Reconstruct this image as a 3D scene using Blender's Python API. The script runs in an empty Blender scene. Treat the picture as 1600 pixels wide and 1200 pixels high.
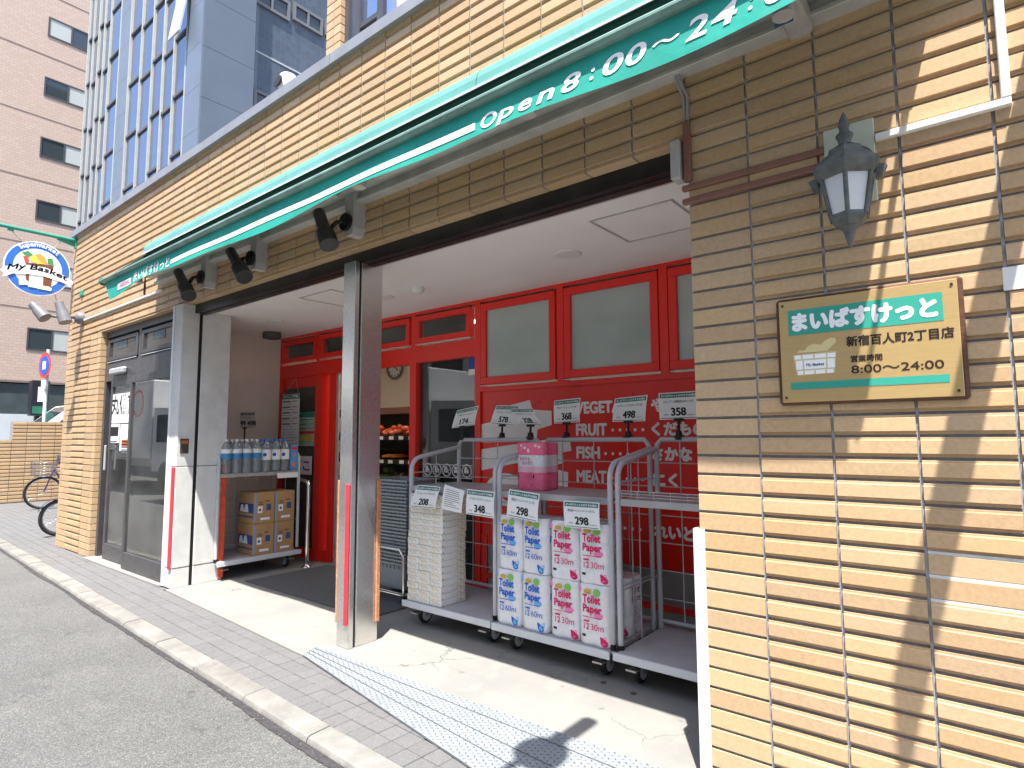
import bpy, math, random
from mathutils import Vector, Matrix
random.seed(11)
RD = math.radians
sc = bpy.context.scene
COL = sc.collection

# ------------------------------------------------------------------ camera
F_PX, YAW, PITCH, ROLL = 932.2, RD(38.887), RD(5.135), RD(-.2425)
CAM = Vector((0, -2.3, 1.285))
_f = Vector((-math.sin(YAW)*math.cos(PITCH), math.cos(YAW)*math.cos(PITCH), math.sin(PITCH)))
_r = Vector((math.cos(YAW), math.sin(YAW), 0)); _u = _r.cross(_f)
_r, _u = math.cos(ROLL)*_r + math.sin(ROLL)*_u, -math.sin(ROLL)*_r + math.cos(ROLL)*_u
cd = bpy.data.cameras.new('camera'); cam = bpy.data.objects.new('camera', cd); COL.objects.link(cam)
cd.sensor_width = 36; cd.lens = F_PX/1600*36; cd.clip_start = .05; cd.clip_end = 2000
cam.matrix_world = Matrix(((_r.x, _u.x, -_f.x, CAM.x), (_r.y, _u.y, -_f.y, CAM.y), (_r.z, _u.z, -_f.z, CAM.z), (0, 0, 0, 1)))
sc.camera = cam

# ------------------------------------------------------------------ light
SUN = Vector((.63, -1, 2.77)).normalized()          # towards the sun
EL = math.asin(SUN.z); AZ = math.atan2(SUN.x, SUN.y)
w = bpy.data.worlds.new('World'); sc.world = w; w.use_nodes = True
nt = w.node_tree; bg = nt.nodes['Background']; bg.inputs[1].default_value = .115
sky = nt.nodes.new('ShaderNodeTexSky'); sky.sky_type = 'NISHITA'; sky.sun_disc = False
sky.sun_elevation = EL; sky.sun_rotation = AZ; sky.air_density = 1.0; sky.dust_density = 1.5; sky.ozone_density = 1.0
nt.links.new(sky.outputs[0], bg.inputs[0])
sl = bpy.data.lights.new('sun', 'SUN'); sl.energy = 3.5; sl.angle = RD(.53); sl.color = (1, .955, .88)
so = bpy.data.objects.new('sun', sl); COL.objects.link(so); so.rotation_euler = SUN.to_track_quat('Z', 'Y').to_euler(); so.location = (4, -8, 14)
vs = sc.view_settings; vs.view_transform = 'Standard'; vs.look = 'None'; vs.exposure = 1.83; vs.gamma = 1; vs.use_curve_mapping = False
sc.cycles.max_bounces = 8; sc.cycles.diffuse_bounces = 4; sc.cycles.transparent_max_bounces = 12

# ------------------------------------------------------------------ pixel helpers (photo 1600x1200)
def ray(px, py): return _r*((px-800)/F_PX) - _u*((py-600)/F_PX) + _f
def on_y(px, py, Y=0.): v = ray(px, py); return CAM + v*((Y-CAM.y)/v.y)
def on_x(px, py, X): v = ray(px, py); return CAM + v*((X-CAM.x)/v.x)
def on_z(px, py, Z=0.): v = ray(px, py); return CAM + v*((Z-CAM.z)/v.z)
def proj(p):
    v = Vector(p)-CAM; d = v.dot(_f)
    return (800+F_PX*v.dot(_r)/d, 600-F_PX*v.dot(_u)/d, d)

# ------------------------------------------------------------------ materials
MATS = {}
def mat(name, col, rough=.6, metal=0, var=.0, vs=6., bump=0, bs=60., spec=.4, rnd=0, vcol=None, trans=0, alpha=1, emit=0, wear=None, ws=3., wt=.55, stretch=None, coat=0, isl=0):
    """procedural principled material: colour noise, speckle, per-object tint, bump, worn patches of another colour"""
    if name in MATS: return MATS[name]
    m = bpy.data.materials.new(name); m.use_nodes = True; n = m.node_tree.nodes; L = m.node_tree.links
    b = n['Principled BSDF']; b.inputs['Roughness'].default_value = rough; b.inputs['Metallic'].default_value = metal
    b.inputs['Specular IOR Level'].default_value = spec
    if coat: b.inputs['Coat Weight'].default_value = coat; b.inputs['Coat Roughness'].default_value = .15
    if trans: b.inputs['Transmission Weight'].default_value = trans
    if alpha < 1: b.inputs['Alpha'].default_value = alpha
    c4 = (*col, 1); out = None
    geo = n.new('ShaderNodeNewGeometry'); vec = geo.outputs['Position']
    if stretch:
        mp = n.new('ShaderNodeMapping'); mp.inputs['Scale'].default_value = stretch; L.new(vec, mp.inputs[0]); vec = mp.outputs[0]
    def noise(scale, detail=4, r=.6):
        t = n.new('ShaderNodeTexNoise'); t.inputs['Scale'].default_value = scale; t.inputs['Detail'].default_value = detail
        t.inputs['Roughness'].default_value = r; L.new(vec, t.inputs['Vector']); return t.outputs['Fac']
    def mix(fac, a, bb):
        x = n.new('ShaderNodeMix'); x.data_type = 'RGBA'
        if hasattr(fac, 'links'): L.new(fac, x.inputs['Factor'])
        else: x.inputs['Factor'].default_value = fac
        for s, v in ((x.inputs['A'], a), (x.inputs['B'], bb)):
            if hasattr(v, 'links'): L.new(v, s)
            else: s.default_value = v
        return x.outputs['Result']
    def ramp(fac, a, bb):
        r = n.new('ShaderNodeMapRange'); L.new(fac, r.inputs[0]); r.inputs[1].default_value = a; r.inputs[2].default_value = bb; return r.outputs[0]
    out = c4
    if var:
        lo = tuple(max(0, c*(1-var)) for c in col)+(1,); hi = (tuple(min(1, c*(1+var)) for c in col) if vcol is None else vcol)+(1,)
        out = mix(ramp(noise(vs), .3, .7), lo, hi)
    if wear is not None:
        out = mix(ramp(noise(ws, 8, .7), wt, wt+.12), out if hasattr(out, 'links') else c4, (*wear, 1))
    if rnd or isl:
        if isl: rv = geo.outputs['Random Per Island']; k = isl
        else:
            oi = n.new('ShaderNodeObjectInfo'); rv = oi.outputs['Random']; k = rnd
        hs = n.new('ShaderNodeHueSaturation')
        for inp, a, bb in (('Value', 1-k, 1+k), ('Hue', .5-.003, .5+.003), ('Saturation', 1-k*.7, 1+k*.5)):
            r = n.new('ShaderNodeMapRange'); r.inputs[3].default_value = a; r.inputs[4].default_value = bb
            if inp == 'Value': L.new(rv, r.inputs[0])
            else:
                q = n.new('ShaderNodeMath'); q.operation = 'MULTIPLY'; q.inputs[1].default_value = 7.31 if inp == 'Hue' else 3.77; L.new(rv, q.inputs[0])
                fr = n.new('ShaderNodeMath'); fr.operation = 'FRACT'; L.new(q.outputs[0], fr.inputs[0]); L.new(fr.outputs[0], r.inputs[0])
            L.new(r.outputs[0], hs.inputs[inp])
        if hasattr(out, 'links'): L.new(out, hs.inputs['Color'])
        else: hs.inputs['Color'].default_value = out
        out = hs.outputs[0]
    if hasattr(out, 'links'): L.new(out, b.inputs['Base Color'])
    else: b.inputs['Base Color'].default_value = out
    if bump:
        bp = n.new('ShaderNodeBump'); bp.inputs['Strength'].default_value = 1; bp.inputs['Distance'].default_value = bump
        L.new(noise(bs, 6), bp.inputs['Height']); L.new(bp.outputs[0], b.inputs['Normal'])
    if rough > .1 and (var or wear is not None):
        L.new(ramp_rough(n, L, noise(vs*2.3), rough), b.inputs['Roughness'])
    if emit:
        b.inputs['Emission Color'].default_value = c4; b.inputs['Emission Strength'].default_value = emit
    MATS[name] = m; return m
def ramp_rough(n, L, fac, rough):
    r = n.new('ShaderNodeMapRange'); L.new(fac, r.inputs[0]); r.inputs[1].default_value = .3; r.inputs[2].default_value = .7
    r.inputs[3].default_value = max(.02, rough*.8); r.inputs[4].default_value = min(1, rough*1.2); return r.outputs[0]
def glass(name, tint=(.8, .86, .84), ior=1.5, rough=.0, gcol=(1, 1, 1), haze=0):
    if name in MATS: return MATS[name]
    m = bpy.data.materials.new(name); m.use_nodes = True; n = m.node_tree.nodes; L = m.node_tree.links; n.clear()
    o = n.new('ShaderNodeOutputMaterial'); mx = n.new('ShaderNodeMixShader'); t = n.new('ShaderNodeBsdfTransparent'); g = n.new('ShaderNodeBsdfGlossy')
    fr = n.new('ShaderNodeFresnel'); fr.inputs[0].default_value = ior; t.inputs[0].default_value = (*tint, 1); g.inputs['Roughness'].default_value = rough
    g.inputs['Color'].default_value = (*gcol, 1)
    L.new(fr.outputs[0], mx.inputs[0]); L.new(t.outputs[0], mx.inputs[1]); L.new(g.outputs[0], mx.inputs[2]); last = mx.outputs[0]
    if haze:  # patchy pale diffuse layer painted in to brighten dark glass
        df = n.new('ShaderNodeBsdfDiffuse'); df.inputs[0].default_value = (.62, .64, .61, 1); m2 = n.new('ShaderNodeMixShader'); tn = n.new('ShaderNodeTexNoise'); tn.inputs['Scale'].default_value = 2.5; tn.inputs['Detail'].default_value = 8; ge = n.new('ShaderNodeNewGeometry'); L.new(ge.outputs['Position'], tn.inputs['Vector'])
        rr = n.new('ShaderNodeMapRange'); rr.inputs[1].default_value = .35; rr.inputs[2].default_value = .7; rr.inputs[3].default_value = haze*.5; rr.inputs[4].default_value = haze*1.5; L.new(tn.outputs['Fac'], rr.inputs[0]); L.new(rr.outputs[0], m2.inputs[0]); L.new(last, m2.inputs[1]); L.new(df.outputs[0], m2.inputs[2]); last = m2.outputs[0]
    L.new(last, o.inputs[0])
    MATS[name] = m; return m

# ------------------------------------------------------------------ mesh builder
WL = {}
_tc = {}
class MB:
    def __init__(s): s.v = []; s.f = []; s.sm = []
    def add(s, vs, fs, M=None, smooth=False):
        o = len(s.v)
        s.v += [tuple(M @ Vector(p)) if M is not None else tuple(p) for p in vs]
        s.f += [tuple(i+o for i in f) for f in fs]; s.sm += [smooth]*len(fs); return s
    def box(s, x0, x1, y0, y1, z0, z1, c=0, M=None):
        if x0 > x1: x0, x1 = x1, x0
        if y0 > y1: y0, y1 = y1, y0
        if z0 > z1: z0, z1 = z1, z0
        if not c:
            v = [(x0, y0, z0), (x1, y0, z0), (x1, y1, z0), (x0, y1, z0), (x0, y0, z1), (x1, y0, z1), (x1, y1, z1), (x0, y1, z1)]
            return s.add(v, [(0, 3, 2, 1), (4, 5, 6, 7), (0, 1, 5, 4), (1, 2, 6, 5), (2, 3, 7, 6), (3, 0, 4, 7)], M)
        c = min(c, (x1-x0)*.45, (y1-y0)*.45, (z1-z0)*.45)
        v = []; ids = {}
        for ix in (0, 1):
            for iy in (0, 1):
                for iz in (0, 1):
                    X, Y, Z = (x0, x1)[ix], (y0, y1)[iy], (z0, z1)[iz]
                    dx, dy, dz = (c, -c)[ix], (c, -c)[iy], (c, -c)[iz]
                    for a, p in enumerate(((X, Y+dy, Z+dz), (X+dx, Y, Z+dz), (X+dx, Y+dy, Z))):
                        ids[ix, iy, iz, a] = len(v); v.append(p)
        g = lambda x, y, z, a: ids[x, y, z, a]
        f = [(g(0, 0, 0, 0), g(0, 0, 1, 0), g(0, 1, 1, 0), g(0, 1, 0, 0)), (g(1, 0, 0, 0), g(1, 1, 0, 0), g(1, 1, 1, 0), g(1, 0, 1, 0)),
             (g(0, 0, 0, 1), g(1, 0, 0, 1), g(1, 0, 1, 1), g(0, 0, 1, 1)), (g(0, 1, 0, 1), g(0, 1, 1, 1), g(1, 1, 1, 1), g(1, 1, 0, 1)),
             (g(0, 0, 0, 2), g(0, 1, 0, 2), g(1, 1, 0, 2), g(1, 0, 0, 2)), (g(0, 0, 1, 2), g(1, 0, 1, 2), g(1, 1, 1, 2), g(0, 1, 1, 2))]
        for i in (0, 1):
            for j in (0, 1):
                for q in ((g(i, j, 0, 0), g(i, j, 1, 0), g(i, j, 1, 1), g(i, j, 0, 1)), (g(i, 0, j, 0), g(i, 1, j, 0), g(i, 1, j, 2), g(i, 0, j, 2)), (g(0, i, j, 1), g(1, i, j, 1), g(1, i, j, 2), g(0, i, j, 2))):
                    f.append(q)
        for i in (0, 1):
            for j in (0, 1):
                for k in (0, 1): f.append((g(i, j, k, 0), g(i, j, k, 1), g(i, j, k, 2)))
        ctr = Vector(((x0+x1)/2, (y0+y1)/2, (z0+z1)/2)); ff = []
        for q in f:
            a, b2, c2 = Vector(v[q[0]]), Vector(v[q[1]]), Vector(v[q[2]])
            m = sum((Vector(v[i]) for i in q), Vector())/len(q)
            ff.append(q if (b2-a).cross(c2-a).dot(m-ctr) > 0 else tuple(reversed(q)))
        return s.add(v, ff, M)
    def ring(s, c, ax, r, n, up=None):
        ax = Vector(ax).normalized(); up = Vector((0, 0, 1)) if abs(ax.z) < .95 else Vector((1, 0, 0))
        a = ax.cross(up).normalized(); b = ax.cross(a)
        return [Vector(c)+a*(r*math.cos(2*math.pi*i/n))+b*(r*math.sin(2*math.pi*i/n)) for i in range(n)]
    def cyl(s, a, b, r, r2=None, n=12, caps=True, smooth=True):
        a, b = Vector(a), Vector(b); r2 = r if r2 is None else r2; ax = b-a
        v = s.ring(a, ax, r, n)+s.ring(b, ax, r2, n)
        s.add(v, [(i, i+n, (i+1) % n+n, (i+1) % n) for i in range(n)], None, smooth)
        if caps:
            s.add(v[:n], [tuple(range(n))]); s.add(v[n:], [tuple(reversed(range(n)))])
        return s
    def tube(s, pts, r, n=8, closed=False, caps=True):
        P = [Vector(p) for p in pts]; N = len(P); rings = []; a = None
        for i, p in enumerate(P):
            if closed: t = P[(i+1) % N]-P[i-1]
            else: t = (P[min(i+1, N-1)]-P[max(i-1, 0)])
            t.normalize()
            if a is None:
                up = Vector((0, 0, 1)) if abs(t.z) < .9 else Vector((1, 0, 0)); a = t.cross(up).normalized()
            else: a = (a-t*a.dot(t)).normalized()
            b = t.cross(a)
            rr = r[i] if isinstance(r, (list, tuple)) else r
            rings.append([p+a*(rr*math.cos(2*math.pi*k/n))+b*(rr*math.sin(2*math.pi*k/n)) for k in range(n)])
        v = [q for R in rings for q in R]; f = []
        for i in range(N if closed else N-1):
            j = (i+1) % N
            f += [(i*n+k, i*n+(k+1) % n, j*n+(k+1) % n, j*n+k) for k in range(n)]
        s.add(v, f, None, True)
        if caps and not closed: s.add(rings[0], [tuple(reversed(range(n)))]); s.add(rings[-1], [tuple(range(n))])
        return s
    def torus(s, c, ax, R, r, n=28, m=8):
        ax = Vector(ax).normalized(); up = Vector((0, 0, 1)) if abs(ax.z) < .95 else Vector((1, 0, 0)); a = ax.cross(up).normalized(); b = ax.cross(a)
        return s.tube([Vector(c)+a*(R*math.cos(2*math.pi*i/n))+b*(R*math.sin(2*math.pi*i/n)) for i in range(n)], r, m, True)
    def lathe(s, prof, n=16, M=None, smooth=True):
        v = []; f = []
        for r, z in prof: v += [(r*math.cos(2*math.pi*i/n), r*math.sin(2*math.pi*i/n), z) for i in range(n)]
        for k in range(len(prof)-1): f += [(k*n+i, k*n+(i+1) % n, (k+1)*n+(i+1) % n, (k+1)*n+i) for i in range(n)]
        s.add(v, f, M, smooth)
        if prof[0][0] > 1e-5: s.add(v[:n], [tuple(reversed(range(n)))], M)
        if prof[-1][0] > 1e-5: s.add(v[-n:], [tuple(range(n))], M)
        return s
    def prism(s, poly, a0, a1, ax='y', M=None):
        """polygon (p,q) extruded along an axis from a0 to a1: y: (x,z)  x: (y,z)  z: (x,y)"""
        n = len(poly); mk = {'y': lambda p, q, a: (p, a, q), 'x': lambda p, q, a: (a, p, q), 'z': lambda p, q, a: (p, q, a)}[ax]
        v = [mk(p, q, a0) for p, q in poly]+[mk(p, q, a1) for p, q in poly]
        ar = sum(poly[i][0]*poly[(i+1) % n][1]-poly[(i+1) % n][0]*poly[i][1] for i in range(n)); sg = (ar > 0) == (a1 > a0)
        if ax == 'y': sg = not sg
        f = [tuple(reversed(range(n))), tuple(range(n, 2*n))]+[(i, (i+1) % n, (i+1) % n+n, i+n) for i in range(n)]
        if not sg: f = [tuple(reversed(q)) for q in f]
        return s.add(v, f, M)
    def text(s, body, size, org, face='y', bold=0, shear=0, width=None, align='L', M=None, height=None, depth=0):
        """flat lettering; face y: reads along +X on a wall seen from -Y; face x: reads along +Y seen from +X"""
        key = (body, bold, shear)
        if key not in _tc:
            c = bpy.data.curves.new('lettering', 'FONT'); c.body = body; c.size = 1; c.offset = bold; c.shear = shear; c.resolution_u = 4
            o = bpy.data.objects.new('lettering', c); COL.objects.link(o)
            me = bpy.data.meshes.new_from_object(o.evaluated_get(bpy.context.evaluated_depsgraph_get()))
            _tc[key] = ([tuple(q.co) for q in me.vertices], [tuple(p.vertices) for p in me.polygons])
            bpy.data.objects.remove(o); bpy.data.curves.remove(c); bpy.data.meshes.remove(me)
        V, Fc = _tc[key]
        if not V: return s
        x0 = min(p[0] for p in V); x1 = max(p[0] for p in V); y0 = min(p[1] for p in V); y1 = max(p[1] for p in V)
        sx = size if width is None else width/(x1-x0); sy = size if height is None else height/(y1-y0)
        ox = {'L': -x0, 'C': -(x0+x1)/2, 'R': -x1}[align]; oy = 0 if height is None else -y0
        ox0, oy0, oz0 = org; vv = []
        for p in V:
            a, b = (p[0]+ox)*sx, (p[1]+oy)*sy
            vv.append((ox0+a, oy0, oz0+b) if face == 'y' else (ox0, oy0+a, oz0+b))
        return s.add(vv, Fc, M)
    def heavy(s, d, *a, **k):
        """lettering thickened by laying shifted copies over each other"""
        body, size, org = a[0], a[1], a[2]
        fx_ = k.get('face', 'y') == 'x'
        for i, (dx, dz) in enumerate(((0, 0), (d, 0), (-d, 0), (0, d), (0, -d), (d*.7, d*.7), (-d*.7, d*.7), (d*.7, -d*.7), (-d*.7, -d*.7))):
            e = -.00003*i
            o = (org[0]-e, org[1]+dx, org[2]+dz) if fx_ else (org[0]+dx, org[1]+e, org[2]+dz)
            s.text(body, size, o, **k)
        return s
    def mesh(s, name, off=Vector()):
        me = bpy.data.meshes.new(name); o = Vector(off)
        me.from_pydata([(p[0]-o.x, p[1]-o.y, p[2]-o.z) for p in s.v], [], s.f)
        if any(s.sm): me.polygons.foreach_set('use_smooth', s.sm)
        me.update(); return me
    def build(s, name, m, parent=None, **k):
        if parent is None:
            xs = [p[0] for p in s.v]; ys = [p[1] for p in s.v]; zs = [p[2] for p in s.v]
            loc = Vector(((min(xs)+max(xs))/2, (min(ys)+max(ys))/2, min(zs)))
        else: loc = WL[parent]
        me = s.mesh(name, loc); me.materials.append(m)
        o = bpy.data.objects.new(name, me); COL.objects.link(o); WL[o] = loc
        if parent is None: o.location = loc
        else: o.parent = parent
        for a, b in k.items(): o[a] = b
        return o
def thing(name, label, category, loc=(0, 0, 0), group=None):
    o = bpy.data.objects.new(name, None); COL.objects.link(o); o.location = loc; o.empty_display_size = .05
    o['label'] = label; o['category'] = category
    if group: o['group'] = group
    WL[o] = Vector(loc); return o
def share(name, me, loc, parent, rot=None, scale=None):
    o = bpy.data.objects.new(name, me); COL.objects.link(o)
    if parent is not None: o.parent = parent; o.location = Vector(loc)-WL[parent]
    else: o.location = loc
    if rot: o.rotation_euler = rot
    if scale: o.scale = scale
    WL[o] = Vector(loc); return o
def dup(root, loc, rot=None, label=None):
    r = root.copy(); COL.objects.link(r); r.location = loc; WL[r] = Vector(loc)
    if rot is not None: r.rotation_euler = rot
    if label: r['label'] = label
    for ch in list(root.children):
        c = ch.copy(); COL.objects.link(c); c.parent = r
        for g in list(ch.children):
            d = g.copy(); COL.objects.link(d); d.parent = c
    return r
def arc(c, r, a0, a1, n, pl='yz', k=0):
    out = []
    for i in range(n+1):
        t = RD(a0+(a1-a0)*i/n); p, q = c[0]+r*math.cos(t), c[1]+r*math.sin(t)
        out.append({'yz': (k, p, q), 'xz': (p, k, q), 'xy': (p, q, k)}[pl])
    return out

# palette
M_TILE = mat('tan_glazed_tile', (.51, .352, .198), .5, var=.09, vs=70, rnd=.10, wear=(.26, .15, .08), ws=150, wt=.70, bump=.0007, bs=260, spec=.45)
M_TILEJ = mat('tan_tile_far', (.51, .352, .198), .5, var=.09, vs=70, isl=.10, wear=(.26, .15, .08), ws=150, wt=.70, bump=.0007, bs=260, spec=.45)
M_MORTAR = mat('grey_mortar', (.25, .255, .275), .9, var=.2, vs=22, bump=.002, bs=180)
M_WHITE = mat('white_paint', (.74, .74, .72), .5, var=.05, vs=4)
M_CEIL = mat('ceiling_board', (.86, .845, .82), .7, var=.03, vs=2)
M_RED = mat('red_paint', (.84, .022, .009), .34, var=.04, vs=1.2, wear=(.68, .025, .014), ws=2.2, wt=.6, spec=.5, coat=.15)
M_REDD = mat('red_shadow_gap', (.05, .004, .004), .6)
M_STEEL = mat('brushed_steel', (.68, .67, .65), .27, metal=.92, var=.1, vs=20, stretch=(60, 60, .7))
M_DARKF = mat('dark_bronze_frame', (.062, .060, .064), .38, var=.15, vs=9, spec=.5)
M_BLACK = mat('black_plastic', (.012, .012, .013), .45)
M_RUBBER = mat('dark_rubber', (.02, .02, .022), .75, var=.3, vs=30)
M_ALU = mat('dull_aluminium', (.56, .56, .55), .45, metal=.55, var=.12, vs=12)
M_GREYP = mat('grey_powder_coat', (.50, .51, .53), .45, var=.08, vs=10)
M_PAPER = mat('white_paper', (.80, .81, .81), .6, var=.03, vs=8)
M_GREEN = mat('shop_green', (.035, .215, .165), .5, var=.08, vs=10)
M_INK = mat('black_ink', (.012, .012, .014), .6)
M_WINK = mat('white_ink', (.90, .90, .90), .6)
M_WOODB = mat('dark_wood', (.095, .04, .022), .6, var=.35, vs=25, stretch=(1, 1, 6), bump=.001)
def surface(name, base, stain, pale, crack_scale, crack_w, mask, bump, spots=0, grain=None):
    """worn ground: broad stains, fine grain, sparse cracks"""
    m = bpy.data.materials.new(name); m.use_nodes = True; n = m.node_tree.nodes; L = m.node_tree.links; b = n['Principled BSDF']; b.inputs['Roughness'].default_value = .85
    pos = n.new('ShaderNodeNewGeometry').outputs['Position']
    def nz(s_, d=5, r=.62, v=pos):
        t = n.new('ShaderNodeTexNoise'); t.inputs['Scale'].default_value = s_; t.inputs['Detail'].default_value = d; t.inputs['Roughness'].default_value = r; L.new(v, t.inputs['Vector']); return t
    def mr(f, a, c, lo=0., hi=1.):
        r = n.new('ShaderNodeMapRange'); L.new(f, r.inputs[0])
        for k, v in ((1, a), (2, c), (3, lo), (4, hi)): r.inputs[k].default_value = v
        return r.outputs[0]
    def mx(f, a, c, mode='MIX'):
        x = n.new('ShaderNodeMix'); x.data_type = 'RGBA'; x.blend_type = mode
        if hasattr(f, 'links'): L.new(f, x.inputs['Factor'])
        else: x.inputs['Factor'].default_value = f
        for s_, v in ((x.inputs['A'], a), (x.inputs['B'], c)):
            if hasattr(v, 'links'): L.new(v, s_)
            else: s_.default_value = (*v, 1)
        return x.outputs['Result']
    c = mx(mr(nz(1.1, 7).outputs['Fac'], .38, .66), base, stain); c = mx(mr(nz(3.7, 8, .7).outputs['Fac'], .52, .72), c, pale)
    if grain is None: c = mx(mr(nz(85, 3).outputs['Fac'], .35, .7, 0, .35), c, stain); hgt = nz(70, 6).outputs['Fac']
    else: c, hgt = grain(n, L, pos, c, mx, mr)
    dn = nz(2.2, 5).outputs['Color']; vm = n.new('ShaderNodeVectorMath'); vm.operation = 'MULTIPLY_ADD'; vm.inputs[1].default_value = (.45, .45, .45); L.new(dn, vm.inputs[0]); L.new(pos, vm.inputs[2])
    vo = n.new('ShaderNodeTexVoronoi'); vo.feature = 'DISTANCE_TO_EDGE'; vo.inputs['Scale'].default_value = crack_scale; L.new(vm.outputs[0], vo.inputs['Vector'])
    ck = mr(vo.outputs['Distance'], crack_w*.3, crack_w, 1, 0); mk = mr(nz(.9, 3).outputs['Fac'], mask, mask+.08); mu = n.new('ShaderNodeMath'); mu.operation = 'MULTIPLY'; L.new(ck, mu.inputs[0]); L.new(mk, mu.inputs[1])
    c = mx(mu.outputs[0], c, tuple(q*.62 for q in stain))
    if spots: c = mx(mr(nz(9, 2).outputs['Fac'], .70, .74, 0, spots), c, tuple(q*.45 for q in stain))
    L.new(c, b.inputs['Base Color']); bp = n.new('ShaderNodeBump'); bp.inputs['Distance'].default_value = bump; L.new(hgt, bp.inputs['Height']); L.new(bp.outputs[0], b.inputs['Normal'])
    return m
M_CONC = surface('pale_concrete', (.268, .260, .238), (.205, .203, .195), (.298, .283, .242), 1.3, .007, .54, .0016, .5)
M_KERB = mat('kerb_concrete', (.195, .19, .176), .9, var=.22, vs=6, wear=(.13, .125, .11), ws=9, wt=.6, bump=.004, bs=60, rnd=.08)
M_PAVER = mat('grey_paver', (.138, .137, .140), .9, var=.18, vs=110, rnd=.05, bump=.0015, bs=200)
M_PAVERJ = mat('grey_paver_far', (.138, .137, .140), .9, var=.18, vs=110, isl=.05, bump=.0015, bs=200)

# ------------------------------------------------------------------ ground, road, kerb, pavement, slab
def grit(n, L, pos, c, mx, mr):
    vo = n.new('ShaderNodeTexVoronoi'); vo.inputs['Scale'].default_value = 210; L.new(pos, vo.inputs['Vector'])
    sep = n.new('ShaderNodeSeparateColor'); L.new(vo.outputs['Color'], sep.inputs[0])
    cr = n.new('ShaderNodeValToRGB'); e = cr.color_ramp; e.elements[0].color = (.62, .62, .63, 1); e.elements[1].color = (1.85, 1.84, 1.80, 1)
    x = e.elements.new(.45); x.color = (.95, .95, .94, 1); x = e.elements.new(.84); x.color = (1.25, 1.24, 1.2, 1)
    L.new(sep.outputs[0], cr.inputs[0]); return mx(1.0, c, cr.outputs[0], 'MULTIPLY'), vo.outputs['Distance']
M_ASPH = surface('worn_asphalt', (.126, .127, .127), (.106, .107, .107), (.142, .142, .140), .55, .005, .58, .004, .55, grit)
def y_kerb(x): return -.40-.0425*(x+7.09)-.02          # inner edge of the kerb
def y_slab(x): return -.085-.058*(x+5.6)               # front edge of the shop slab
ROADZ = -.047
def sheet(name, poly, z, m, **k):
    b = MB(); b.add([(x, y, z) for x, y in poly], [tuple(range(len(poly)))]); return b.build(name, m, None, **k)
sheet('ground', [(-400, -400), (400, -400), (400, 400), (-400, 400)], -.14, mat('far_ground', (.16, .155, .15), .9, var=.2, vs=.5), kind='structure')
road = sheet('road', [(-60, -12), (12, -12), (12, y_kerb(12)-.05), (-9.2, y_kerb(-9.2)-.05), (-60, y_kerb(-60)-.05)], ROADZ, M_ASPH, kind='structure')
b = MB(); P = []; Q = []                                # dark dirt along the kerb foot
N = 400
for i in range(N+1):
    x = -14+15.5*i/N; P.append((x, y_kerb(x)-.08, ROADZ+.004)); Q.append((x, y_kerb(x)-.148-.012*math.sin(x*3.1)*math.sin(x*.7)-.008*random.random(), ROADZ+.004))
b.add(P+Q, [(i, i+N+1, i+N+2, i+1) for i in range(N)]); b.build('gutter_dirt', mat('gutter_dirt', (.045, .042, .046), .95, var=.4, vs=60, bump=.003, bs=120), road)
b = MB()                                                # grit and leaf litter swept against the kerb
for i in range(420):
    x = random.uniform(-12, 0); y = y_kerb(x)-.125-abs(random.gauss(0, .05)); s_ = random.uniform(.002, .006); a = random.random()*6.28
    p = [(x+s_*math.cos(a+k*2.1), y+s_*math.sin(a+k*2.1), ROADZ+.004) for k in range(3)]; b.add(p+[(x, y, ROADZ+.004+s_*.8)], [(0, 1, 3), (1, 2, 3), (2, 0, 3)])
b.build('road_grit', mat('road_grit', (.16, .14, .11), .9, isl=.4), road, kind='stuff')
# kerb pieces
kb = bpy.data.objects.new('kerb', None); COL.objects.link(kb); kb['kind'] = 'structure'; kb.location = (0, 0, ROADZ); WL[kb] = Vector((0, 0, ROADZ))
L_ = .62; me = None; x = -14.2
b = MB(); b.prism([(-.118, ROADZ), (0, ROADZ), (0, -.012), (-.098, -.018), (-.109, -.024), (-.115, -.036)], 0, L_-.007, 'x'); kme = b.mesh('kerb_stone'); kme.materials.append(M_KERB)
while x < 1.2:
    share('kerb_stone', kme, (x, y_kerb(x)+random.uniform(-.003, .003), random.uniform(-.004, .003)), kb, (0, random.uniform(-.003, .003), math.atan(-.0425)+random.uniform(-.004, .004))); x += L_
# pavement: bed and blocks
pv = sheet('pavement', [(-9.2, 6), (-17, 6), (-17, y_kerb(-17)), (1.5, y_kerb(1.5)), (1.5, -.1), (-1.0, -.1), (-5.3, -.05), (-9.05, .01)], -.027, mat('sand_joint', (.19, .185, .175), .95, var=.2, vs=30), kind='structure')
PW, PH = .1, .1
b = MB(); b.box(0, PW-.004, 0, PH-.004, -.012, 0, .003); pme = b.mesh('paver'); pme.materials.append(M_PAVER)
ang = math.atan(-.0425); cells = []
ca, sa = math.cos(ang), math.sin(ang)
for r in range(0, 34):
    for c in range(-96, 80):
        lx, ly = c*PW, .004+r*PH
        X = -7+lx*ca-ly*sa; Y = y_kerb(-7)+lx*sa+ly*ca
        if X > .9 or X < -16.6: continue
        if X > -9.25:
            lim = ((y_slab(X) if X < -3.29 else -.15) if X > -5.75 else -.01)
            if Y > lim-.004: continue
        cells.append((X, Y))
def area(X, Y):
    a = proj((X, Y, -.03)); return 0 if a[2] < .3 or not (-60 < a[0] < 1660 and a[1] < 1260) else 1/a[2]**2
cells.sort(key=lambda q: -area(*q)); far = MB()
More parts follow.
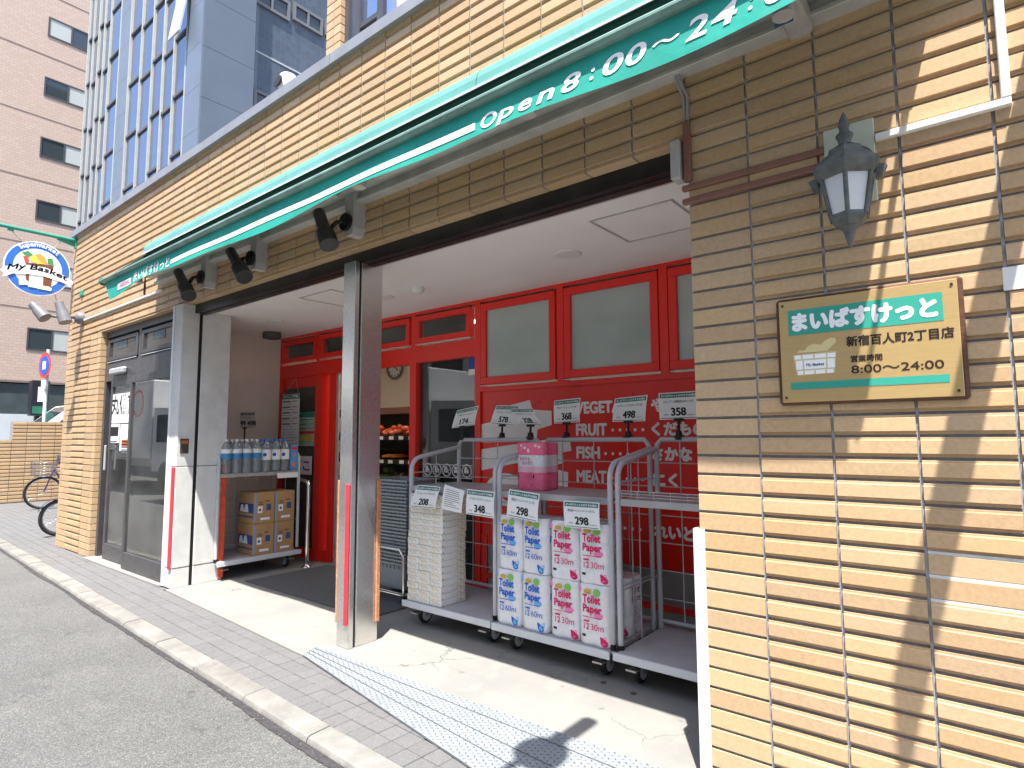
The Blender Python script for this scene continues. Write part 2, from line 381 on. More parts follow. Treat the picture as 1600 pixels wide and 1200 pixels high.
for i, (X, Y) in enumerate(cells):
    z = -.0125+random.uniform(-.001, .001)
    if i < 300 and area(X, Y) > 0: share('paver', pme, (X, Y, z), pv, (0, 0, ang))
    else: far.box(0, PW-.004, 0, PH-.004, -.012, 0, 0, Matrix.Translation((X, Y, z)) @ Matrix.Rotation(ang, 4, 'Z'))
far.build('paver', M_PAVERJ, pv, kind='stuff')
# shop slab (outside strip + recess floor)
b = MB(); b.prism([(-5.66, 1.5), (-6.6, 1.5), (-6.6, .38), (-5.62, .38), (-5.62, y_slab(-5.62)), (-3.29, y_slab(-3.29)), (-3.27, -.15), (-1, -.13), (1.5, -.12), (1.5, -.02), (-.93, -.02), (-.93, 1.5)], -.1, 0, 'z')
slab = b.build('shop_floor', M_CONC, None, kind='structure')
b = MB()
for px, py in ((943, 1067), (990, 1084)):
    p = on_z(px, py); b.cyl((p.x, p.y, .001), (p.x, p.y, .004), .016, n=14)
b.build('floor_bolt', mat('rusty_bolt', (.10, .08, .06), .8), slab)
# entrance mat
b = MB(); b.box(-5.35, -3.55, .48, 1.36, .001, .010, .003)
o = b.build('door_mat', mat('grey_mat', (.10, .105, .11), .95, var=.25, vs=60, bump=.003, bs=300)); o['label'] = 'large dark grey ribbed mat on the concrete before the entrance'; o['category'] = 'mat'
# checker-plate ramp along the slab edge
rt = thing('ramp_plate', 'pale steel checker plate ramp bridging the slab edge and pavement', 'ramp', (-2, -.3, 0))
up0, up1 = Vector((-3.3, -.115, .018)), Vector((-.2, -.045, .018)); lo0, lo1 = Vector((-3.3, -.215, .002)), Vector((-.2, -.735, -.004))
M_RAMP = mat('pale_steel_plate', (.262, .285, .305), .5, metal=.15, var=.13, vs=5, wear=(.17, .19, .21), ws=14, wt=.6)
def ramp_pt(u, v): return (up0.lerp(up1, u)).lerp(lo0.lerp(lo1, u), v)
b = MB(); n = 24; m_ = 6
V = [ramp_pt(i/n, j/m_) for i in range(n+1) for j in range(m_+1)]
b.add(V, [(i*(m_+1)+j, i*(m_+1)+j+1, (i+1)*(m_+1)+j+1, (i+1)*(m_+1)+j) for i in range(n) for j in range(m_)])
b.add([p-Vector((0, 0, .006)) for p in V], [(i*(m_+1)+j, (i+1)*(m_+1)+j, (i+1)*(m_+1)+j+1, i*(m_+1)+j+1) for i in range(n) for j in range(m_)])
b.build('plate', M_RAMP, rt)
b = MB(); k = 0; x = -3.29
row = 0
while x < -.6:
    u = (x+3.3)/3.1; ya, yb = ramp_pt(u, 0).y, ramp_pt(u, 1).y; y = ya-.008-(.0125 if row % 2 else 0); q = 0
    while y > yb+.006:
        v = (ya-y)/(ya-yb); p = ramp_pt(u, v)
        s_ = 1 if (q+row) % 2 else -1
        d1 = Vector((.0085*s_, .0075, 0)); d2 = Vector((-.0028, .0028*s_, 0))
        b.add([p-d1, p+d2, p+d1, p-d2, p+Vector((0, 0, .0045))], [(0, 1, 4), (1, 2, 4), (2, 3, 4), (3, 0, 4)] if s_ < 0 else [(1, 0, 4), (2, 1, 4), (3, 2, 4), (0, 3, 4)]); y -= .025; q += 1
    x += .0235; row += 1
b.build('tread_lug', mat('lug_steel', (.12, .135, .155), .5, metal=.2), rt, kind='stuff')
b = MB()
for v in (.2, .5, .72): b.tube([ramp_pt(0, v)+Vector((0, 0, .001)), ramp_pt(1, v)+Vector((0, 0, .001))], .0022, 5)
b.build('fold_line', mat('ramp_fold', (.07, .08, .095), .6), rt)

# ------------------------------------------------------------------ the store building
ST = thing('store_building', 'tan tiled shop building with grey coping and a recessed red shopfront', 'building', (-4.5, .2, 0))
TP, TR = .2427, .0721                                   # tile column and row pitch
def TX(k): return -.19+TP*k
def TZ(j): return 1.285+TR*j
XL = -9.06                                              # left corner
wall = MB()
wall.box(-.915, 1.6, -.001, .34, -.09, 2.5); wall.box(XL+.005, 1.6, -.001, .055, 2.505, 3.86); wall.box(XL+.005, 1.6, .055, .5, 2.56, 3.86)
wall.box(XL+.005, -7.86, -.001, .5, -.09, 2.505); wall.box(XL+.005, XL+.4, .5, 2.2, -.09, 3.86); wall.box(XL+.4, 1.6, .5, 4.8, 3.7, 3.84)
wall = wall.build('wall', M_MORTAR, ST)
def tile_mesh(w, ribbed=True, h=TR-.0095):
    pr = [(.002, 0), (-.0065, 0), (-.0065, .0095), (-.0175, .0115), (-.0175, h-.0095), (-.0125, h-.0075), (-.0125, h-.0005), (-.0115, h), (.002, h)] if ribbed else [(.002, 0), (-.010, .0006), (-.0112, .002), (-.0112, h-.002), (-.010, h-.0006), (.002, h)]
    b = MB(); b.prism(pr, 0, w, 'x'); return b
tw = TP-.0095
tm = tile_mesh(tw).mesh('tile'); tm.materials.append(M_TILE)
tms = tile_mesh(tw, False).mesh('tile'); tms.materials.append(M_TILE)
spots = []
def tiles(k0, k1, j0, j1, smooth=()):
    for k in range(k0, k1):
        for j in range(j0, j1):
            x0, x1 = TX(k)+.005, TX(k)+.005+tw; a = proj((TX(k)+.12, 0, TZ(j)+.03)); vis = a[2] > .3 and -40 < a[0] < 1680 and -40 < a[1] < 1240
            spots.append((-(1/a[2]**2) if vis else 0, k, j, k in smooth or (k == 0 and j in (-7, -6))))
tiles(-3, 5, -18, 17, (-3,)); tiles(-36, 5, 17, 36); tiles(-36, -32, -18, 17, (-36, -33))
spots.sort(); far = MB(); farr = []
for i, (a, k, j, smo) in enumerate(spots):
    x, z = TX(k)+.005, TZ(j)+.005
    if a < 0 and i < 296: share('tile', tms if smo else tm, (x, 0, z), wall, scale=(1, random.uniform(.94, 1.05), 1))
    else:
        t = tile_mesh(tw, not smo); far.add(t.v, t.f, Matrix.Translation((x, 0, z)))
# left edge strip, returns and lintel soffit
def strip(mb, x0, x1, y0, y1, j0, j1):
    for j in range(j0, j1): mb.box(x0, x1, y0, y1, TZ(j)+.004, TZ(j)+TR-.004, .0015)
strip(far, XL-.006, TX(-36)-.004, -.011, .09, -18, 36); strip(far, XL-.006, XL+.03, .097, .3, -18, 36)
strip(far, TX(-32)+.004, -7.845, -.0112, .075, -18, 17)
strip(far, -7.85, -7.838, .081, .16, -18, 17)
for k in range(-32, -3): far.box(TX(k)+.005, TX(k)+.005+tw, -.0118, .052, TZ(17)-.0095, TZ(17)+.0035, .0015)
far.build('tile', M_TILEJ, wall, kind='stuff')
gr = MB()                                               # upright joints are filled nearly flush
for k in range(-36, 5):
    lo = -.05 if (k > -3 or k < -32) else TZ(17)
    gr.box(TX(k)-.0042, TX(k)+.0042, -.0075, 0, lo, 3.86)
gr.build('upright_joint', mat('pale_joint', (.30, .305, .32), .9, var=.15, vs=30, bump=.001, bs=150), wall, kind='stuff')
gr = MB()
for z in (TZ(-7), TZ(-6), TZ(-5)): gr.box(TX(0)+.0045, TX(1)-.0045, -.0105, -.0005, z-.0045, z+.0048)
gr.build('repair_joint', mat('white_joint', (.62, .63, .62), .9, var=.1, vs=30), wall)
# coping
b = MB(); x = XL-.05
M_COP = mat('grey_coping', (.31, .31, .33), .45, metal=.3, var=.1, vs=5)
while x < 1.5:
    c = MB(); c.prism([(.2, 3.86), (-.052, 3.852), (-.056, 3.848), (-.056, 3.925), (-.045, 3.938), (.5, 3.952), (.5, 3.9)], x, min(1.6, x+1.9)-.005, 'x'); c.build('coping', M_COP, ST); x += 1.9
# lintel, ceiling
b = MB(); b.box(-7.84, -.918, .056, .10, 2.425, 2.505); b.box(-5.62, -.918, .10, .15, 2.418, 2.50); b.build('lintel', mat('dark_lintel_steel', (.035, .033, .032), .35, metal=.4, var=.3, vs=5), ST)
b = MB(); b.box(-5.62, -.918, .155, .168, 2.422, 2.45); b.box(-5.62, -.918, .176, .19, 2.43, 2.451); b.build('shutter_rail', M_ALU, ST)
b = MB(); b.box(-5.62, -.918, .192, 1.425, 2.452, 2.56); b.box(-6.48, -5.621, .39, 1.425, 2.452, 2.56); ceil = b.build('ceiling', M_CEIL, ST)
for nme, pts in (('a', ((-1.645, .405), (-1.168, .86))), ('b', ((-4.44, .385), (-3.99, .84)))):
    (x0, y0), (x1, y1) = pts; h = MB()
    h.box(x0, x1, y0, y0+.012, 2.447, 2.453); h.box(x0, x1, y1-.012, y1, 2.447, 2.453); h.box(x0, x0+.012, y0+.012, y1-.012, 2.447, 2.453); h.box(x1-.012, x1, y0+.012, y1-.012, 2.447, 2.453)
    h.build('access_hatch', M_ALU, ceil)
for X, Y in ((-2.052, .822), (-5.549, .804), (-3.873, .817)):
    h = MB(); h.lathe([(.085, 2.452), (.085, 2.447), (.068, 2.444), (.062, 2.447)], 24, Matrix.Translation((X, Y, 0))); d = h.build('downlight', M_WHITE, ceil)
    h = MB(); h.cyl((X, Y, 2.4475), (X, Y, 2.4515), .0625, n=24); h.build('lens', mat('lamp_off', (.35, .36, .34), .3), d)
h = MB(); h.lathe([(.05, 2.452), (.052, 2.435), (.045, 2.425), (.035, 2.412), (0, 2.41)], 20, Matrix.Translation((-3.435, .796, 0))); h.build('smoke_detector', M_WHITE, ceil)
h = MB(); h.lathe([(.095, 2.452), (.10, 2.40), (.092, 2.385), (.07, 2.38), (.068, 2.395), (0, 2.396)], 24, Matrix.Translation((-6.154, 1.108, 0))); h.build('speaker', mat('speaker_grey', (.11, .105, .10), .6), ceil)
# recess side walls
M_BEIGE = mat('beige_wall', (.74, .66, .59), .75, var=.05, vs=3)
b = MB(); b.box(-6.60, -6.475, .3, 1.43, 0, 2.56); b.box(-6.475, -5.76, .28, .388, 0, 2.56); b.build('recess_wall', M_BEIGE, ST)
b = MB(); b.box(-.918, -.80, .34, 1.43, 0, 2.56); b.build('recess_wall', M_BEIGE, ST)
# white boxed pillar with shutter guide at the left of the opening
b = MB(); b.box(-5.76, -5.6, -.05, .10, .17, 1.04, .004); b.box(-5.76, -5.601, -.049, .10, 1.045, 2.50, .004); b.box(-5.757, -5.603, -.047, .10, .0, .165, .003)
b.box(-5.76, -5.6, .13, .39, .17, 1.04, .004); b.box(-5.76, -5.601, .13, .389, 1.045, 2.45, .004); b.box(-5.757, -5.603, .13, .387, 0, .165, .003)
pil = b.build('boxed_pillar', mat('off_white_panel', (.62, .62, .60), .6, var=.09, vs=8, wear=(.42, .41, .38), ws=26, wt=.68), ST)
b = MB(); b.box(-5.75, -5.612, .10, .13, 0, 2.45); b.build('shutter_guide', M_BLACK, pil)
b = MB(); b.box(-5.80, -5.762, -.055, -.02, 0, 2.5, .003); b.build('corner_trim', mat('bright_trim', (.72, .73, .74), .35, var=.05, vs=9), pil)
M_PAD = mat('red_foam_pad', (.60, .035, .055), .6, var=.15, vs=14, wear=(.50, .16, .16), ws=30, wt=.66)
M_CORK = mat('worn_cork_pad', (.46, .20, .10), .85, var=.25, vs=30, wear=(.62, .42, .30), ws=60, wt=.55)
b = MB(); b.box(-5.655, -5.605, -.066, -.05, .16, 1.04, .006); b.build('guard_strip', M_PAD, pil)
b = MB(); b.box(-5.599, -5.585, .345, .395, .02, 1.04, .005); b.build('guard_strip', mat('orange_red_pad', (.62, .075, .03), .6, var=.2, vs=20), pil)
g = on_x(288, 697, -5.598); b = MB(); b.box(-5.598, -5.594, g.y-.036, g.y+.036, g.z-.065, g.z+.065, .001); sw = b.build('switch_plate', mat('dark_switch', (.07, .055, .05), .4), pil)
b = MB(); b.box(-5.594, -5.5925, g.y-.028, g.y+.028, g.z+.02, g.z+.05); b.build('label_strip', mat('orange_label', (.45, .12, .03), .5), sw)
# stainless column
b = MB(); b.box(-3.272, -3.148, .0, .036, 0, 2.43, .003); b.box(-3.272, -3.150, .054, .222, 0, 2.43, .003); col_ = b.build('steel_column', M_STEEL, ST)
b = MB(); b.box(-3.262, -3.158, .036, .054, 0, 2.43); b.build('groove', M_BLACK, col_)
b = MB(); b.box(-3.188, -3.150, -.016, -.001, .14, 1.0, .006); b.build('guard_strip', M_PAD, col_)
b = MB(); b.box(-3.288, -3.2735, -.004, .03, .14, 1.02, .005); b.build('guard_strip', M_CORK, col_)
b = MB(); b.box(-3.149, -3.134, .196, .228, .12, 1.02, .005); b.build('guard_strip', M_CORK, col_)
# white corner guard on the right wall
b = MB(); b.box(-.938, -.9175, -.018, .06, 0, .93); b.box(-.9175, -.893, -.0185, -.0125, 0, .93); b.build('corner_guard', mat('scuffed_white', (.62, .61, .585), .6, var=.10, vs=9, wear=(.34, .31, .28), ws=38, wt=.60), ST)
# ---- second floor set back above the coping
b = MB(); strip_m = MB()
b.box(-4.0, 1.6, .32, .45, 3.9, 3.98); b.box(-3.984, -3.86, .3, .9, 3.9, 7.5); b.build('upper_wall', M_MORTAR, ST)
for j in range(0, 50):
    z = 3.95+j*.0721
    for (xa, xb) in ((-3.985, -3.895), (-3.887, -3.80)): strip_m.box(xa, xb, .288, .36, z+.004, z+.068, .0015)
for j in range(0, 16):
    for q in range(6): strip_m.box(-4.0, -3.988, .37+q*.09, .452+q*.09, 3.95+j*.235+.004, 3.95+j*.235+.23, .0015)
strip_m.build('tile', M_TILEJ, ST, kind='stuff')
M_SKYG = mat('sky_window_glass', (.32, .40, .55), .04, metal=.85)
fr = MB(); X0 = -3.80
fr.box(X0, 1.6, .34, .40, 3.93, 3.99); fr.box(X0, X0+.05, .33, .40, 3.9, 7); fr.box(-3.66, -3.61, .33, .40, 3.9, 7); fr.box(-3.40, -3.33, .33, .40, 3.9, 7); fr.box(-2.0, -1.92, .33, .4, 3.9, 7)
fr.box(X0+.05, -3.66, .335, .40, 4.18, 4.22); fr.box(-3.61, -3.40, .335, .40, 4.42, 4.46); wf = fr.build('window', M_DARKF, ST)
for xa, xb, z0, z1 in ((X0+.05, -3.66, 3.99, 4.18), (X0+.05, -3.66, 4.22, 7), (-3.61, -3.40, 3.99, 4.42), (-3.61, -3.40, 4.46, 7)):
    p_ = MB(); p_.box(xa, xb, .365, .375, z0, z1); p_.build('pane', M_SKYG, wf)
p_ = MB(); p_.box(-3.33, -2.0, .365, .375, 3.99, 7); po = p_.build('pane', mat('blue_poster', (.16, .24, .52), .4), wf)
p_ = MB(); p_.prism([(-3.14, 3.992), (-3.2, 4.3), (-3.24, 5.2), (-2.05, 5.2), (-2.05, 3.992)], .3575, .3645, 'y'); p_.build('poster', mat('pink_poster', (.80, .55, .50), .4, var=.25, vs=3), wf)
# security camera on the parapet
g = on_y(450, 130, .15); t = thing('dome_camera', 'small white dome camera with black lens behind the grey coping', 'camera', (g.x, .15, 3.95))
b = MB(); b.lathe([(.03, -.14), (.05, -.10), (.075, -.03), (.08, .02), (.06, .06), (.03, .078), (0, .08)], 18, Matrix.Translation(g)); b.build('housing', M_WHITE, t)
b = MB(); b.lathe([(.0, .0), (.03, .004), (.052, .02), (.055, .03)], 16, Matrix.Translation(g+Vector((.018, -.075, -.045))) @ Matrix.Rotation(RD(75), 4, 'X')); b.build('lens', M_BLACK, t)
b = MB(); b.cyl((g.x, .15, 3.945), (g.x, .15, g.z-.13), .025); b.build('stem', M_WHITE, t)

# ------------------------------------------------------------------ red shopfront (back of the recess)
BW = 1.43
sf = MB()
sf.box(-6.5, -.9, BW-.03, BW+.06, 2.425, 2.4515)                       # head rail under the ceiling
sf.box(-6.5, -3.33, BW-.028, BW+.06, 1.975, 2.125)                   # transom rail
sf.box(-6.5, -6.44, BW-.029, BW+.06, 0, 2.43); sf.box(-3.385, -3.325, BW-.032, BW+.06, 0, 2.43)
for x in (-5.73, -4.97, -4.19): sf.box(x, x+.06, BW-.029, BW+.06, 2.12, 2.43)
sf.box(-5.73, -5.60, BW-.034, BW+.06, 0, 1.98); sf.box(-5.53, -5.45, BW+.01, BW+.07, 0, 1.98); sf.box(-4.2, -4.115, BW-.034, BW+.08, 0, 1.98)
sf.box(-6.45, -5.72, BW-.02, BW+.05, 0, .10); sf.box(-4.12, -3.38, BW-.02, BW+.05, 0, .10); sf.box(-5.6, -5.5, BW-.01, BW+.05, 0, .12)
sf.box(-6.45, -5.72, BW+.0, BW+.04, 1.86, 1.98)
for x in (-2.545, -1.71): sf.box(x, x+.06, BW-.031, BW+.06, 1.70, 2.43)
sf.box(-3.325, -.9, BW-.012, BW+.05, .42, 1.70)                      # red panel
sf.box(-3.325, -.9, BW-.03, BW+.05, 1.665, 1.705); sf.box(-3.325, -.9, BW-.018, BW+.05, .16, .20); sf.box(-3.325, -3.26, BW-.02, BW+.05, 0, .5); sf.box(-2.55, -2.50, BW-.02, BW+.05, 0, .42)
sf = sf.build('red_shopfront', M_RED, ST)
b = MB(); b.box(-3.3, -.9, BW-.006, BW+.04, 0, .16); b.box(-3.3, -.9, BW-.006, BW+.04, .20, .42); b.build('kick_panel', mat('grey_kick_panel', (.33, .345, .34), .6, var=.06, vs=5), ST)
M_FROST = mat('wired_frosted_glass', (.42, .48, .44), .13, spec=.7, var=.14, vs=1.1)  # broad mottling painted in for blurred reflections and shapes behind
M_CLEAR = glass('shop_glass', (.78, .83, .81), 1.75, haze=.025)
def sash(x0, x1, z0, z1, gl, fw=.055, kids=True):
    f = MB(); y0 = BW-.042; y1 = BW+.02
    f.box(x0, x1, y0, y1, z1-fw, z1, .003); f.box(x0, x1, y0, y1, z0, z0+fw, .003); f.box(x0, x0+fw, y0+.0005, y1, z0+fw, z1-fw, .003); f.box(x1-fw, x1, y0+.0005, y1, z0+fw, z1-fw, .003)
    o = f.build('window', M_RED, ST)
    p = MB(); p.box(x0+fw-.004, x1-fw+.004, BW-.018, BW-.01, z0+fw-.004, z1-fw+.004); p.build('pane', gl, o)
    g_ = MB(); g_.box(x0+.002, x1-.002, BW-.0445, BW-.03, z0-.016, z0-.008); g_.build('sill_bar', M_ALU, o)
    e = MB(); e.box(x0-.006, x1+.006, BW-.0365, BW-.02, z1+.001, z1+.009); e.build('head_gap', M_BLACK, o)
    return o
for x0 in (-6.43, -5.66, -4.90, -4.125): sash(x0, x0+.69, 2.15, 2.405, M_CLEAR, .05)
for x0 in (-3.315, -2.475, -1.64): sash(x0, x0+.76, 1.725, 2.405, M_FROST, .058)
# wire grid in the frosted panes is too fine to build; sidelights and entrance
for (x0, x1, z0) in ((-6.44, -5.73, .10), (-4.115, -3.385, .10)):
    p = MB(); p.box(x0, x1, BW+.012, BW+.02, z0, 1.98); p.build('pane', M_CLEAR, ST)
b = MB(); b.box(-6.44, -5.74, BW+.03, BW+.034, .1, 1.1); b.build('film', mat('dark_film', (.02, .028, .026), .5), ST)
b = MB(); b.box(-5.435, -5.40, BW+.03, BW+.05, 0, 1.98); b.build('door_edge', M_ALU, ST)
# lettering on the red panel
yl = BW-.0135
for z, en, wd, jp, jw in ((1.46, 'VEGETABLE', .52, 'やさい', .3), (1.30, 'FRUIT', .25, 'くだもの', .37), (1.135, 'FISH', .19, 'さかな', .27), (.965, 'MEAT', .24, 'にく', .165), (.63, 'FREEZE', .33, 'れいとう', .36)):
    q = MB(); q.heavy(.005, en, .1, (-2.39, yl-.001, z), width=wd, height=.080); q.build('lettering', M_WINK, sf)
    q = MB(); q.heavy(.0058, jp, .1, (-1.79, yl-.001, z-.003), width=jw, height=.082); q.build('lettering', M_WINK, sf)
    x = -2.39+wd+.05
    while x < -1.84: q = MB(); q.cyl((x, yl, z+.035), (x, yl-.0005, z+.035), .011, n=12); q.build('lettering_dot', M_WINK, sf); x += .058
for x in (-2.2, -2.14, -2.08, -2.02, -1.96, -1.9): q = MB(); q.cyl((x, yl, .835), (x, yl-.0005, .835), .011, n=12); q.build('lettering_dot', M_WINK, sf)
def poly_px(pts, Y): return [(on_y(x, y, Y).x, on_y(x, y, Y).z) for x, y in pts]
gp = MB()
for P in ([(752, 663), (780, 657), (800, 652), (798, 633), (828, 625), (832, 640), (862, 642), (862, 664), (840, 671), (838, 690), (752, 691)],
          [(752, 702), (812, 693), (890, 682), (893, 704), (815, 722), (752, 735)],
          [(868, 733), (888, 738), (887, 761), (866, 758)], [(838, 715), (878, 706), (879, 724), (840, 733)]):
    gp.prism(poly_px(P, yl), yl, yl-.0006, 'y')
c = on_y(790, 765, yl); gp.prism([(c.x+.21*math.cos(a*.2618), c.z+.13*math.sin(a*.2618)) for a in range(24)], yl, yl-.0005, 'y')
gp.build('wall_graphic', M_WINK, ST)
gp = MB(); gp.prism([(c.x+.08+.13*math.cos(a*.2618), c.z-.03+.07*math.sin(a*.2618)) for a in range(24)], yl-.0005, yl-.0012, 'y'); gp.build('wall_graphic', M_RED, ST)

# ---- inside the shop
inn = MB()
inn.box(-9.0, -.9, 4.6, 4.7, 0, 2.75); inn.box(-9.1, -9.0, 1.5, 4.7, 0, 2.75); inn.box(-.9, -.8, 1.5, 4.7, 0, 2.75); inn.box(-9.0, -6.6, 1.5, 1.52, 0, 2.75)
inn.build('interior_wall', mat('cream_wall', (.80, .71, .60), .8, var=.04, vs=2), ST)
b = MB(); b.box(-9.1, -.8, 1.5, 4.7, 2.7, 2.78); b.build('interior_ceiling', M_CEIL, ST)
b = MB(); b.box(-9.0, -.9, 1.5, 4.6, -.05, 0.003); b.build('interior_floor', mat('vinyl_floor', (.50, .47, .43), .4, var=.08, vs=4), ST)
for x in (-7.6, -6.2, -4.8, -3.4):
    b = MB(); b.box(x, x+.16, 1.9, 3.1, 2.66, 2.698, .004); lf = b.build('ceiling_light', M_WHITE, ST); b = MB(); b.box(x+.02, x+.14, 1.92, 3.08, 2.652, 2.659); b.build('tube_panel', mat('lit_tube', (1, .93, .82), .5, emit=7.0), lf)
RY = 3.0                                                 # front of the produce rack
ra = thing('produce_rack', 'tall black tiered produce rack inside the open shop entrance', 'shelf', (-6.3, RY+.3, 0))
b = MB(); b.box(-8.2, -4.2, RY+.55, RY+.6, 0, 1.72); b.box(-8.2, -4.2, RY, RY+.6, 0, .55)
b.build('back_panel', mat('rack_black', (.012, .012, .013), .5), ra)
b = MB(); b.box(-8.2, -4.2, RY+.2, RY+.56, 1.62, 1.72, .005); b.build('canopy', mat('rack_brown', (.12, .05, .03), .5), ra)
tz = [.62, .98, 1.30]
for z in tz:
    b = MB(); b.prism([(RY, z), (RY+.55, z+.10), (RY+.55, z+.08), (RY+.0, z-.03)], -8.2, -4.2, 'x'); b.box(-8.2, -4.2, RY-.014, RY, z-.045, z+.02); b.build('tier', mat('rack_black', (.012, .012, .013), .5), ra)
for z in tz:
    for k in range(18):
        x = -8.1+k*.21+random.uniform(-.02, .02); b = MB(); b.box(x, x+.09, RY-.019, RY-.0145, z-.035, z+.01, .001); b.build('price_tag', M_PAPER, ra)
M_TOM = mat('tomato_red', (.62, .10, .035), .3, var=.25, vs=30, rnd=.15, spec=.5); M_VEG = mat('pale_vegetable', (.42, .36, .20), .5, var=.3, vs=20, rnd=.2); M_CAR = mat('carrot_orange', (.62, .22, .04), .5, var=.2, vs=20); M_LEAF = mat('leaf_green', (.10, .20, .05), .6, var=.4, vs=25, rnd=.2)
def ball(r, sq=.9): b = MB(); b.lathe([(0, -r*sq)]+[(r*math.cos(RD(a)), r*sq*math.sin(RD(a))) for a in (-60, -30, 0, 30, 60)]+[(0, r*sq)], 10); return b
ball_m = {}
for nme, mm, r in (('tomato', M_TOM, .042), ('onion', M_VEG, .045), ('cabbage', M_LEAF, .075)):
    q = ball(r).mesh(nme); q.materials.append(mm); ball_m[nme] = (q, r)
LBL = {'tomato': 'ripe orange red tomato on the upper tier of the produce rack', 'onion': 'pale onion heaped on the bottom tier of the produce rack', 'cabbage': 'green cabbage lying on the bottom tier of the produce rack'}
def heap(kind, x0, x1, z, n, layers=1, y0=.05, y1=.3):
    q, r = ball_m[kind]; x = x0
    for i in range(n):
        x = random.uniform(x0, x1); y = RY+random.uniform(y0, y1)
        o = bpy.data.objects.new(kind, q); COL.objects.link(o); o.location = (x, y, z+(y-RY)*.18+r+(r*1.3 if i >= n*.65 else 0)); o.rotation_euler = (random.random(), random.random(), random.random())
        o['label'] = LBL[kind]; o['category'] = kind; o['group'] = kind+'es on the produce rack' if kind != 'cabbage' else 'cabbages on the produce rack'; WL[o] = o.location.copy()
for px0, px1 in ((590, 608), (610, 622), (634, 646), (655, 668)):
    a, c_ = on_y(px0, 660, RY+.15), on_y(px1, 660, RY+.15); heap('tomato', a.x, c_.x, tz[2], 13)
a, c_ = on_y(640, 720, RY+.15), on_y(690, 720, RY+.15); heap('onion', a.x, c_.x, tz[1], 14)
a, c_ = on_y(594, 745, RY+.15), on_y(625, 745, RY+.15); heap('cabbage', a.x, c_.x, tz[0], 7); heap('onion', a.x, a.x+.4, tz[0], 8)
a, c_ = on_y(626, 745, RY+.15), on_y(655, 745, RY+.15)
q, r = ball_m['tomato']; heap('tomato', a.x, c_.x, tz[0], 12)
cab = MB(); cab.lathe([(.004, 0), (.022, .03), (.026, .10), (.016, .2), (0, .24)], 8); cm = cab.mesh('carrot'); cm.materials.append(M_CAR)
for i in range(5):
    g = on_y(598+i*4, 706, RY+.1); o = bpy.data.objects.new('carrot', cm); COL.objects.link(o); o.location = (g.x, RY+.08, tz[1]+.05+.012*(i % 2)); o.rotation_euler = (RD(8), RD(88), RD(20+i*9)); o['label'] = 'bright orange carrot lying on the middle tier of the produce rack'; o['category'] = 'carrot'; o['group'] = 'carrots on the produce rack'; WL[o] = o.location.copy()
pkm = MB(); pkm.box(-.06, .06, -.04, .04, 0, .05, .012); pq = pkm.mesh('wrapped_pack'); pq.materials.append(mat('wrapped_greens', (.20, .26, .10), .25, rnd=.35, spec=.7)); pq2 = pkm.mesh('wrapped_pack'); pq2.materials.append(mat('wrapped_roots', (.50, .30, .14), .25, rnd=.3, spec=.7))
for z, q_, lab in ((tz[1], pq2, 'film wrapped tray of roots on the middle tier of the produce rack'), (tz[0], pq, 'film wrapped tray of greens on the bottom tier of the produce rack'), (tz[2], pq, 'film wrapped tray of greens on the upper tier of the produce rack')):
    for k in range(16):
        x = on_y(665, 700, RY+.1).x+k*.13 if q_ is pq2 or z == tz[2] else on_y(594, 745, RY+.1).x+k*.15
        if z == tz[1] and k > 9: continue
        o = share('wrapped_pack', q_, (x, RY+.10+random.uniform(-.02, .02), z+.035), None, (RD(10), 0, random.uniform(-.15, .15))); o['label'] = lab; o['category'] = 'produce'; o['group'] = lab.split(' of the')[0]
g = on_y(618, 574, 4.59); t = thing('wall_clock', 'round grey rimmed wall clock on the cream wall inside', 'clock', (g.x, 4.59, g.z))
b = MB(); b.torus((g.x, 4.575, g.z), (0, 1, 0), .20, .022, 28, 8); b.build('rim', mat('clock_rim', (.2, .19, .18), .4), t)
b = MB(); b.cyl((g.x, 4.598, g.z), (g.x, 4.58, g.z), .2, n=28); b.build('dial', M_PAPER, t)
b = MB()
for h in range(12): a = h*math.pi/6; b.box(-.008, .008, 4.5775, 4.5795, .14, .175, 0, Matrix.Translation((g.x, 0, g.z)) @ Matrix.Rotation(a, 4, 'Y'))
b.build('hour_mark', M_INK, t, kind='stuff')
b = MB(); b.box(-.008, .008, 4.574, 4.577, -.02, .10, 0, Matrix.Translation((g.x, 0, g.z)) @ Matrix.Rotation(2.2, 4, 'Y')); b.box(-.006, .006, 4.571, 4.573, -.02, .15, 0, Matrix.Translation((g.x, 0, g.z)) @ Matrix.Rotation(-.7, 4, 'Y')); b.build('hand', M_INK, t)

# ---- posters on the sidelight and stickers
def poster(name, label, x0, x1, z0, z1, y, rows, head=M_GREEN, cat='poster', paper=M_PAPER):
    t = thing(name, label, cat, ((x0+x1)/2, y, z0)); b = MB(); b.box(x0, x1, y, y+.003, z0, z1); b.build('sheet', paper, t)
    if head: b = MB(); b.box(x0, x1, y-.0008, y-.0002, z1-.055, z1-.004); b.build('header', head, t)
    b = MB(); rr = random.Random(hash(label) % 97 if False else len(label))
    h = (z1-z0-.08)/rows
    for i in range(rows):
        z = z1-.075-i*h; w_ = (x1-x0)
        if i % 2 == 0 and i < rows*.65: b.box(x0+.015, x0+w_*.5, y-.0008, y-.0002, z-h*.5, z); b.box(x0+w_*.58, x0+w_*.9, y-.0008, y-.0002, z-h*.35, z-h*.1)
        else: b.box(x0+.015, x0+w_*(.55+.4*rr.random()), y-.0008, y-.0002, z-h*.22, z-h*.08)
    b.build('print', mat('grey_print', (.12, .12, .13), .6), t); return t
a, c_ = on_y(441, 617, BW-.09), on_y(466, 693, BW-.09)
t = poster('recruit_banner', 'narrow white hanging job notice with a green head by the red frame', a.x, c_.x, c_.z, a.z, BW-.09, 15)
